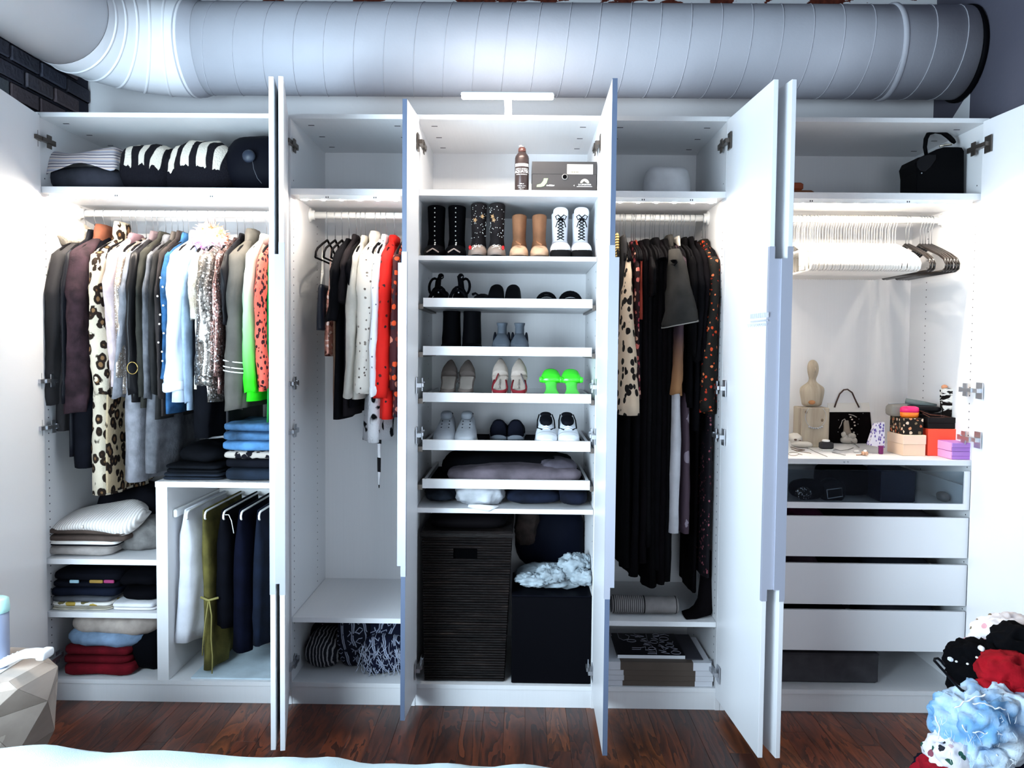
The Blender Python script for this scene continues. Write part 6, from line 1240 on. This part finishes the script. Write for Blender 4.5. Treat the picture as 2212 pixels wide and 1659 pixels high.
for i, (v0, v1, lab) in enumerate(((993, 976, 'pink and violet box at the bottom of the pair by the hinge'), (976, 957, 'pink and violet box on top of the pair by the hinge'))):
    z0_ = ZD if i == 0 else pk+0.0006; y_ = PZ(2080, 993, ZD).y
    t, a0, a1, a2, pk = dbox(lab, 'violet_box', 2056, 2106, v0, v1, 0.13, [plain('#a874c0', 0.5), plain('#b07cc6', 0.5)], 0.45, z0_, max(y_, 0.012))
    MB().box((a0-0.0008, a2+0.002, z0_+0.001), (a0-0.0001, a2+0.128, pk-0.001)).build('pink_side', plain('#f09ccb', 0.5), t)
t = thing('patterned_pouch', 'violet and white patterned pouch leaning on the cream box', 'pouch', Vector((P(1893, 960, by+0.06).x, by+0.07, ZD)))
MB().loft([[(P(u_, v_, by+0.06).x, by+0.06+dy, max(ZD, P(u_, v_, by+0.06).z)) for u_, v_ in ((1878, 962), (1893, 916), (1912, 912), (1912, 968))] for dy in (0, 0.035)]).build('pouch_body', spots('#dcd8e4', '#5a4a94', 95, 0.50, (1.4, 1, 0.7)), t, bevel=0.003)
MB().rbox((P(1899, 960, by+0.05).x, by+0.045, ZD), (P(1908, 960, by+0.05).x, by+0.058, ZD+0.035), 0.002).build('magenta_flap', plain('#6a1157', 0.6), t)
# ---------------------------------------------------------------- in the drawers
ZG = 0.841
t = thing('sequin_purse', 'round black sequin purse behind the glass drawer front', 'purse', Vector((xv(1748, 1065, 0.10), 0.13, ZG)))
MB().blob((xv(1750, 1065, 0.09), 0.13, ZG+0.042), (0.072, 0.05, 0.042), 0.8, 0.8, 0.003, 14, 30, 12).build('purse_body', plain('#0a0a0c', 0.5), t, True)
MB().blob((xv(1738, 1068, 0.07), 0.084, ZG+0.030), (0.034, 0.008, 0.026), 0.9, n=20, m=10).build('sequin_flower', sequin('#3a3126', '#0a0a0a', 300, 0.3), t, True)
t = thing('buckle_belt', 'black belt coiled with a square silver buckle behind the glass', 'belt', Vector((xv(1808, 1065, 0.08), 0.12, ZG)))
c0 = Vector((xv(1804, 1065, 0.085), 0.125, ZG+0.036)); MB().lathe((c0.x, c0.y+0.025, c0.z), [(0.050, 0.0), (0.052, 0.01), (0.052, 0.045), (0.048, 0.05)], 28, 'y').build('coil', plain('#0c0c0f', 0.45), t, True)
MB().tube([P(u_, v_, 0.06) for u_, v_ in ((1786, 1058), (1818, 1054), (1820, 1072), (1788, 1077), (1786, 1058))], 0.0022, 6).build('buckle', METAL, t, True)
q = MB().blob((xv(1835, 1040, 0.2), 0.26, ZG+0.066), (0.115, 0.07, 0.066), 0.4, 0.5, 0.004, 10); solo(q, 'black_bag', plain('#08080a', 0.55), 'bulky black bag filling the middle of the glass drawer', 'bag', smooth=True)
q = MB().rbox((xv(1903, 1050, 0.07), 0.07, ZG), (xv(1978, 1050, 0.07), 0.22, zv(1940, 1017, 0.07)), 0.004); solo(q, 'navy_box', plain('#141a2c', 0.5), 'dark navy box behind the right of the glass drawer front', 'box')
q = MB().blob((xv(2045, 1070, 0.08), 0.11, ZG+0.020), (0.022, 0.03, 0.020), 0.8, 0.8, 0.003, 30); solo(q, 'grey_pouch', fab('#6d6a6c', 0.3), 'small grey pouch at the right end of the glass drawer', 'pouch', smooth=True)
for z0_, items in ((0.646, ((1712, 1800, '#54203f', 'plum cloth glimpsed in the gap above the second drawer'), (1805, 1900, '#101018', 'black cloth glimpsed in the gap above the second drawer'), (1905, 2040, '#26242b', 'charcoal cloth glimpsed in the gap above the second drawer'))),
                   (0.453, ((1706, 1790, '#57434f', 'mauve cloth glimpsed in the gap above the third drawer'), (1795, 1880, '#0f0f14', 'black cloth glimpsed in the gap above the third drawer'), (1885, 2040, '#23262e', 'slate cloth glimpsed in the gap above the third drawer'))),
                   (0.265, ((1710, 1850, '#0d0d12', 'black cloth glimpsed in the gap above the lowest drawer'), (1900, 2050, '#2a2c36', 'dark grey cloth glimpsed in the gap above the lowest drawer')))):
    for ua, ub, col, lab in items:
        cloth(lab, 'cloth', 'folded_cloth', ua, ub, 1100, 1130, 0.05, 0.42, fab(col, 0.3), 1, 0.5, 0.6, 0.010, zb=z0_, zt=z0_+0.152)
q = MB().rbox((2.80, 0.07, 0.0908), (xv(1898, 1450, 0.07), 0.45, zv(1800, 1412, 0.07)), 0.006)
t = thing('fabric_bin', 'grey felt storage bin on the floor under the drawers', 'bin', Vector((2.98, 0.2, 0.0908))); q.build('bin_body', fab('#4a484c', 0.2), t)
MB().rbox((2.799, 0.069, zv(1800, 1417, 0.07)), (xv(1898.5, 1450, 0.07), 0.451, zv(1800, 1411, 0.07)), 0.003).build('rim', fab('#434146', 0.2), t)
# ---------------------------------------------------------------- foreground: bed, side table, laundry
bed = thing('bed', 'bed with a pale cyan white duvet along the bottom of the picture', 'bed', Vector((1.05, -2.4, 0)))
MB().rbox((0.02, -4.0, 0.16), (2.05, -1.55, 0.42), 0.05).build('mattress', fab('#d6d6d8', 0.08), bed)
for xx in (0.08, 1.95):
    for yy in (-3.95, -1.62): MB().rbox((xx, yy, 0.0), (xx+0.06, yy+0.06, 0.16), 0.004).build('leg', wood('#2a1a12', '#4a2e1e'), bed)
q = MB(); rows = []
NX, prf = 90, [(-4.02, 0.30), (-4.03, 0.50), (-3.6, 0.54), (-3.0, 0.545), (-2.6, 0.548), (-2.3, 0.552), (-2.1, 0.558), (-1.95, 0.562), (-1.8, 0.566), (-1.68, 0.568), (-1.58, 0.568), (-1.50, 0.562), (-1.455, 0.535), (-1.44, 0.48), (-1.445, 0.38), (-1.45, 0.25)]
for i in range(NX+1):
    x_ = -0.04+2.16*i/NX; u_ = 1106+(x_-CAM.x)*FPX/1.8
    v_edge = 1608+(u_-0)*(47/1240) if u_ > 0 else 1608
    dz = P(u_, v_edge, -1.46).z-P(0, 1608, -1.46).z
    q_ = []
    for y_, z_ in prf:
        wv_ = 0.014*noise.noise(Vector((x_*5, y_*4, 1)))+0.008*noise.noise(Vector((x_*13, y_*9, 4)))+0.006*abs(math.sin(x_*11+y_*3))
        edge = 0.0 if 0 < i < NX else -0.02
        q_.append((x_, y_+0.012*noise.noise(Vector((x_*6, z_*5, 7)))*(y_ > -1.6), z_+dz*(z_ > 0.4)+wv_*(z_ > 0.4)+edge))
    rows.append(q_)
q.loft(rows, cap=False, close=False); q.build('duvet', fab('#cfe4ea', 0.08, 4), bed, True)
# faceted side table
st = thing('side_table', 'faceted pale wood drum side table beside the bed', 'table', Vector((0.18, -0.98, 0)))
FW_ = [wood('#94867c', '#b3a59a', 1, 5, 0.6, 0.2, 3), wood('#8a7c72', '#a89a8f', 1, 5, 0.6, 0.2, 3), wood('#9d8f85', '#bcaea3', 1, 5, 0.6, 0.2, 3)]
yT = -0.86; pT = P(140, 1410, yT); zt = pT.z; cx, cy = pT.x-0.235, -0.985
def ngon(r, z, rot=0.0, n=8, ey=0.80): return [Vector((cx+r*math.cos(rot+i*2*math.pi/n), cy+r*ey*math.sin(rot+i*2*math.pi/n), z)) for i in range(n)]
zm = P(139, 1555, yT).z
lv = [ngon(0.225, zt, 0.30), ngon(0.262, zt-0.016, 0.30), ngon(0.268, (zt+zm)/2+0.02, 0.30+math.pi/8), ngon(0.250, zm, 0.30), ngon(0.140, 0.10, 0.30)]
MB().add(lv[0], [tuple(range(8))]).build('table_top', FW_[2], st)
for li in range(4):
    A, B = lv[li], lv[li+1]
    for i in range(8):
        j = (i+1) % 8
        if li == 1: fc = [(A[i], A[j], B[i]), (B[i], A[j], B[j])]
        elif li == 2: fc = [(A[i], B[j], B[i]), (A[i], A[j], B[j])]
        else: fc = [(A[i], A[j], B[j], B[i])]
        for f_ in fc:
            n_ = (f_[1]-f_[0]).cross(f_[2]-f_[0]).normalized(); m_ = sum(f_, Vector())/len(f_)
            if n_.dot(m_-Vector((cx, cy, m_.z))) < 0: f_ = tuple(reversed(f_)); n_ = -n_
            MB().loft([[p-n_*0.012 for p in f_], [m_+(p-m_)*0.985 for p in f_]]).build('facet', FW_[(i+li) % 3], st)
MB().loft([ngon(0.11, 0.0, 0.3), ngon(0.13, 0.105, 0.3)]).build('foot', plain('#1a1512', 0.6), st)
pad = solo(MB().rbox((cx-0.12, cy-0.10, zt+0.0006), (cx+0.145, cy+0.09, zt+0.003), 0.001), 'paper_sheet', plain('#eceef0', 0.7), 'white sheet of paper on the faceted side table', 'paper')
hs = thing('phone_handset', 'white curved telephone handset on the faceted side table', 'phone', Vector((cx+0.08, cy-0.03, zt+0.003)))
pts = [P(u_, v_, yT-0.13) for u_, v_ in ((-25, 1446), (0, 1437), (25, 1424), (50, 1413), (75, 1410), (100, 1412))]
for p_ in pts: p_.z = max(p_.z, zt+0.016)
q = MB(); q.loft([[p_+Vector((0, 0.024*math.cos(a), r_*math.sin(a))) for a in [i*2*math.pi/16 for i in range(16)]] for p_, r_ in zip(pts, (0.012, 0.014, 0.0135, 0.0125, 0.0125, 0.0125))]); q.build('grip', plain('#eef1f5', 0.3), hs, True)
MB().blob(pts[-1]+Vector((-0.004, 0, 0)), (0.014, 0.030, 0.013), 0.5, n=20, m=10).build('earpiece', plain('#f2f4f8', 0.3), hs, True)
for i in range(5): MB().ball(pts[1]+(pts[3]-pts[1])*(i/5)+Vector((0, -0.004, 0.0135)), (0.003, 0.003, 0.0012), 8, 4).build('button', plain('#c2c8d0', 0.4), hs, True)
MB().rbox((cx-0.02, cy+0.02, zt+0.0035), (cx+0.085, cy+0.10, zt+0.030), 0.006).build('cradle', plain('#eef1f5', 0.3), hs)
cu = thing('tumbler', 'grey lidded tumbler with a pale cyan lid at the left edge', 'tumbler', Vector((0, 0, 0)))
pc = P(17, 1405, yT-0.12); cxx = pc.x-0.036; cu.location = (cxx, yT-0.12, zt+0.0035)
zl0, zl1 = P(17, 1322, yT-0.12).z, P(17, 1292, yT-0.12).z
MB().lathe((cxx, yT-0.12, 0), [(0.033, zt+0.0036), (0.036, zt+0.008), (0.036, zl0)], 28).build('cup', plain('#8289a0', 0.4), cu, True)
MB().lathe((cxx, yT-0.12, 0), [(0.038, zl0+0.0005), (0.038, zl0+0.012), (0.036, zl1-0.004), (0.028, zl1)], 28).build('lid', plain('#bfeeea', 0.35), cu, True)
# bench and laundry at the right
bn = thing('bench', 'low dark wood bench under the laundry at the right', 'bench', Vector((3.50, -0.98, 0)))
MB().rbox((3.32, -1.28, 0.20), (3.80, -0.66, 0.235), 0.004).build('seat', wood('#2a1a12', '#4a2e1e', 0), bn)
for xx in (3.35, 3.73):
    for yy in (-1.25, -0.73): MB().rbox((xx, yy, 0), (xx+0.04, yy+0.04, 0.20), 0.003).build('leg', wood('#2a1a12', '#4a2e1e', 2), bn)
def heap(lab, cat, name, parts, mat, seed):
    t = None
    for i, (u_, v_, y_, rx, ry, rz_, amp, fr, rot) in enumerate(parts):
        c0 = P(u_, v_, y_)
        if t is None: t = thing(name, lab, cat, Vector((c0.x, y_, c0.z-rz_)))
        q = MB().blob(c0, (rx, ry, rz_), 0.75, 0.85, amp, fr, 64, 34, seed+i, False, True, rot, 0.5); q.v = [Vector((min(p.x, 3.815), p.y, max(p.z, 0.237))) for p in q.v]; q.build('body' if i == 0 else 'fold', mat, t, True)
    return t
FLW = floral('#ece6e8', ('#c24a62', '#9d6a78', '#d9a0a8', '#7a6a52'), 30, 0.34, amt=0.5)
heap('white blouse with pink flowers at the top of the laundry heap', 'blouse', 'laundry_blouse', [(2185, 1385, -0.72, 0.11, 0.10, 0.075, 0.018, 11, 0.3), (2140, 1408, -0.74, 0.07, 0.08, 0.035, 0.014, 14, 0)], FLW, 1)
heap('black top with gold studs at the upper right of the laundry heap', 'top', 'laundry_jumper', [(2205, 1400, -0.84, 0.085, 0.08, 0.070, 0.014, 11, -0.5)], fab('#0b0b0e', 0.3), 4)
t = heap('black dress with a round white badge tumbling over the laundry heap', 'dress', 'laundry_dress', [(2126, 1443, -0.84, 0.082, 0.11, 0.072, 0.020, 12, 0.2), (2112, 1500, -0.86, 0.062, 0.10, 0.06, 0.016, 12, 0), (2160, 1480, -0.82, 0.09, 0.1, 0.08, 0.02, 12, 0)], fab('#09090c', 0.3), 7)
MB().lathe(P(2122, 1402, -0.955), [(0.001, 0.003), (0.006, 0.002), (0.0072, 0.0), (0.007, -0.012)], 16, 'y').build('badge', plain('#f2f2f0', 0.4), t, True)
for u_, v_ in ((2066, 1429), (2090, 1434), (2110, 1420)): MB().ball(P(u_, v_, -0.955), (0.004, 0.004, 0.003), 8, 5).build('stud', plain('#f0efe8', 0.3), t, True)
MB().rbox(P(2052, 1430, -0.945), P(2052, 1430, -0.945)+Vector((0.011, 0.016, 0.010)), 0.002).build('white_cuff', plain('#dfe6ee', 0.6), t)
t = thing('black_hanger', 'black plastic hanger hook poking out of the laundry heap', 'hanger', P(2060, 1480, -0.98))
MB().tube([P(u_, v_, -0.99) for u_, v_ in ((2078, 1492), (2060, 1474), (2040, 1451), (2022, 1431), (2018, 1427), (2019, 1423), (2026, 1422), (2034, 1429), (2039, 1436))], 0.0036, 8).build('hook', plain('#0d0d10', 0.4), t, True)
MB().tube([P(2078, 1492, -0.99), P(2110, 1510, -0.86), P(2150, 1520, -0.84)], 0.005, 8).build('shoulder_bar', plain('#0d0d10', 0.4), t, True)
heap('red knit top draped over the right of the laundry heap', 'top', 'laundry_sweater', [(2180, 1448, -0.93, 0.085, 0.07, 0.045, 0.014, 10, -0.25), (2150, 1485, -0.95, 0.045, 0.05, 0.035, 0.010, 12, -0.9), (2208, 1480, -0.95, 0.06, 0.05, 0.05, 0.014, 12, 0)], KN('#a8101f'), 12)
DEN = NT('light_denim', 0.85, 0, 0.15); DEN.color(DEN.mix(DEN.ramp(DEN.noise(6, detail=5), [(0.40, '#000000'), (0.60, '#ffffff')]), '#74a6d4', '#deecf6')); DEN.bump(DEN.noise(220), 0.3, 0.003)
t = heap('light blue ripped jeans with frayed holes on the front of the laundry heap', 'jeans', 'ripped_jeans', [(2120, 1570, -1.02, 0.125, 0.10, 0.090, 0.034, 9, 0.3), (2150, 1525, -0.98, 0.10, 0.09, 0.060, 0.020, 10, -0.3), (2075, 1545, -1.0, 0.06, 0.08, 0.055, 0.016, 12, 0.4), (2115, 1635, -1.06, 0.075, 0.07, 0.045, 0.016, 12, 0.0), (2190, 1575, -1.0, 0.07, 0.08, 0.075, 0.02, 11, 0)], DEN.m, 20)
FRY = plain('#eef3f8', 0.9)
for pts in (((2062, 1530), (2085, 1515), (2110, 1505), (2136, 1500)), ((2078, 1565), (2085, 1580), (2110, 1582), (2145, 1584), (2195, 1592)), ((2100, 1520), (2125, 1518), (2150, 1528), (2178, 1535)), ((2020, 1545), (2030, 1575), (2026, 1600)), ((2150, 1632), (2170, 1640), (2200, 1645))):
    pl = []
    for (ua, va), (ub, vb_) in zip(pts, pts[1:]):
        for k_ in range(7):
            f = k_/7; uu, vv = ua+(ub-ua)*f, va+(vb_-va)*f; pl.append(P(uu+3*noise.noise(Vector((uu*.11, vv*.09, 1))), vv+5*noise.noise(Vector((uu*.09, vv*.1, 5))), -1.118-0.006*noise.noise(Vector((uu*.05, 2, 3)))))
    MB().tube(pl, [0.0008]+[0.0018+0.0010*abs(noise.noise(p_*90)) for p_ in pl[1:-1]]+[0.0006], 6).build('frayed_edge', FRY, t, True)
q = MB(); rr = random.Random(6)
for i in range(40):
    s = P(rr.uniform(2020, 2200), rr.choice((1545, 1582, 1590, 1632))+rr.uniform(-8, 8), -1.12); e = s+Vector((rr.uniform(-.02, .02), -0.01, -rr.uniform(.005, .03))); q.tube([s, s.lerp(e, .5)+Vector((rr.uniform(-.005, .005), -0.004, 0)), e], 0.0005, 4)
o = q.build('threads', FRY, t, True); o['kind'] = 'stuff'
heap('floral scarf with a red hem at the bottom left of the laundry heap', 'scarf', 'laundry_scarf', [(2048, 1628, -1.05, 0.055, 0.07, 0.05, 0.012, 14, 0)], floral('#e6e4ea', ('#2f5a4c', '#8a4a5a', '#c9b0b8', '#23242e'), 34, 0.4, amt=0.6), 30)
heap('red cotton top at the bottom corner of the laundry heap', 'top', 'laundry_tee', [(2025, 1662, -1.06, 0.035, 0.06, 0.03, 0.008, 14, 0), (2060, 1690, -1.04, 0.10, 0.10, 0.05, 0.012, 10, 0)], fab('#a31226', 0.2), 33)
heap('dark navy trousers under the ripped jeans in the laundry heap', 'trousers', 'laundry_trousers', [(2170, 1650, -0.98, 0.13, 0.12, 0.09, 0.02, 10, 0), (2120, 1700, -0.98, 0.16, 0.16, 0.10, 0.02, 8, 0)], fab('#131826', 0.3), 36)
heap('dark grey sweatshirt filling the middle of the laundry heap', 'sweatshirt', 'laundry_sweatshirt', [(2150, 1580, -0.84, 0.15, 0.13, 0.16, 0.02, 8, 0), (2180, 1480, -0.78, 0.11, 0.10, 0.12, 0.02, 8, 0)], fab('#1b1c22', 0.3), 39)
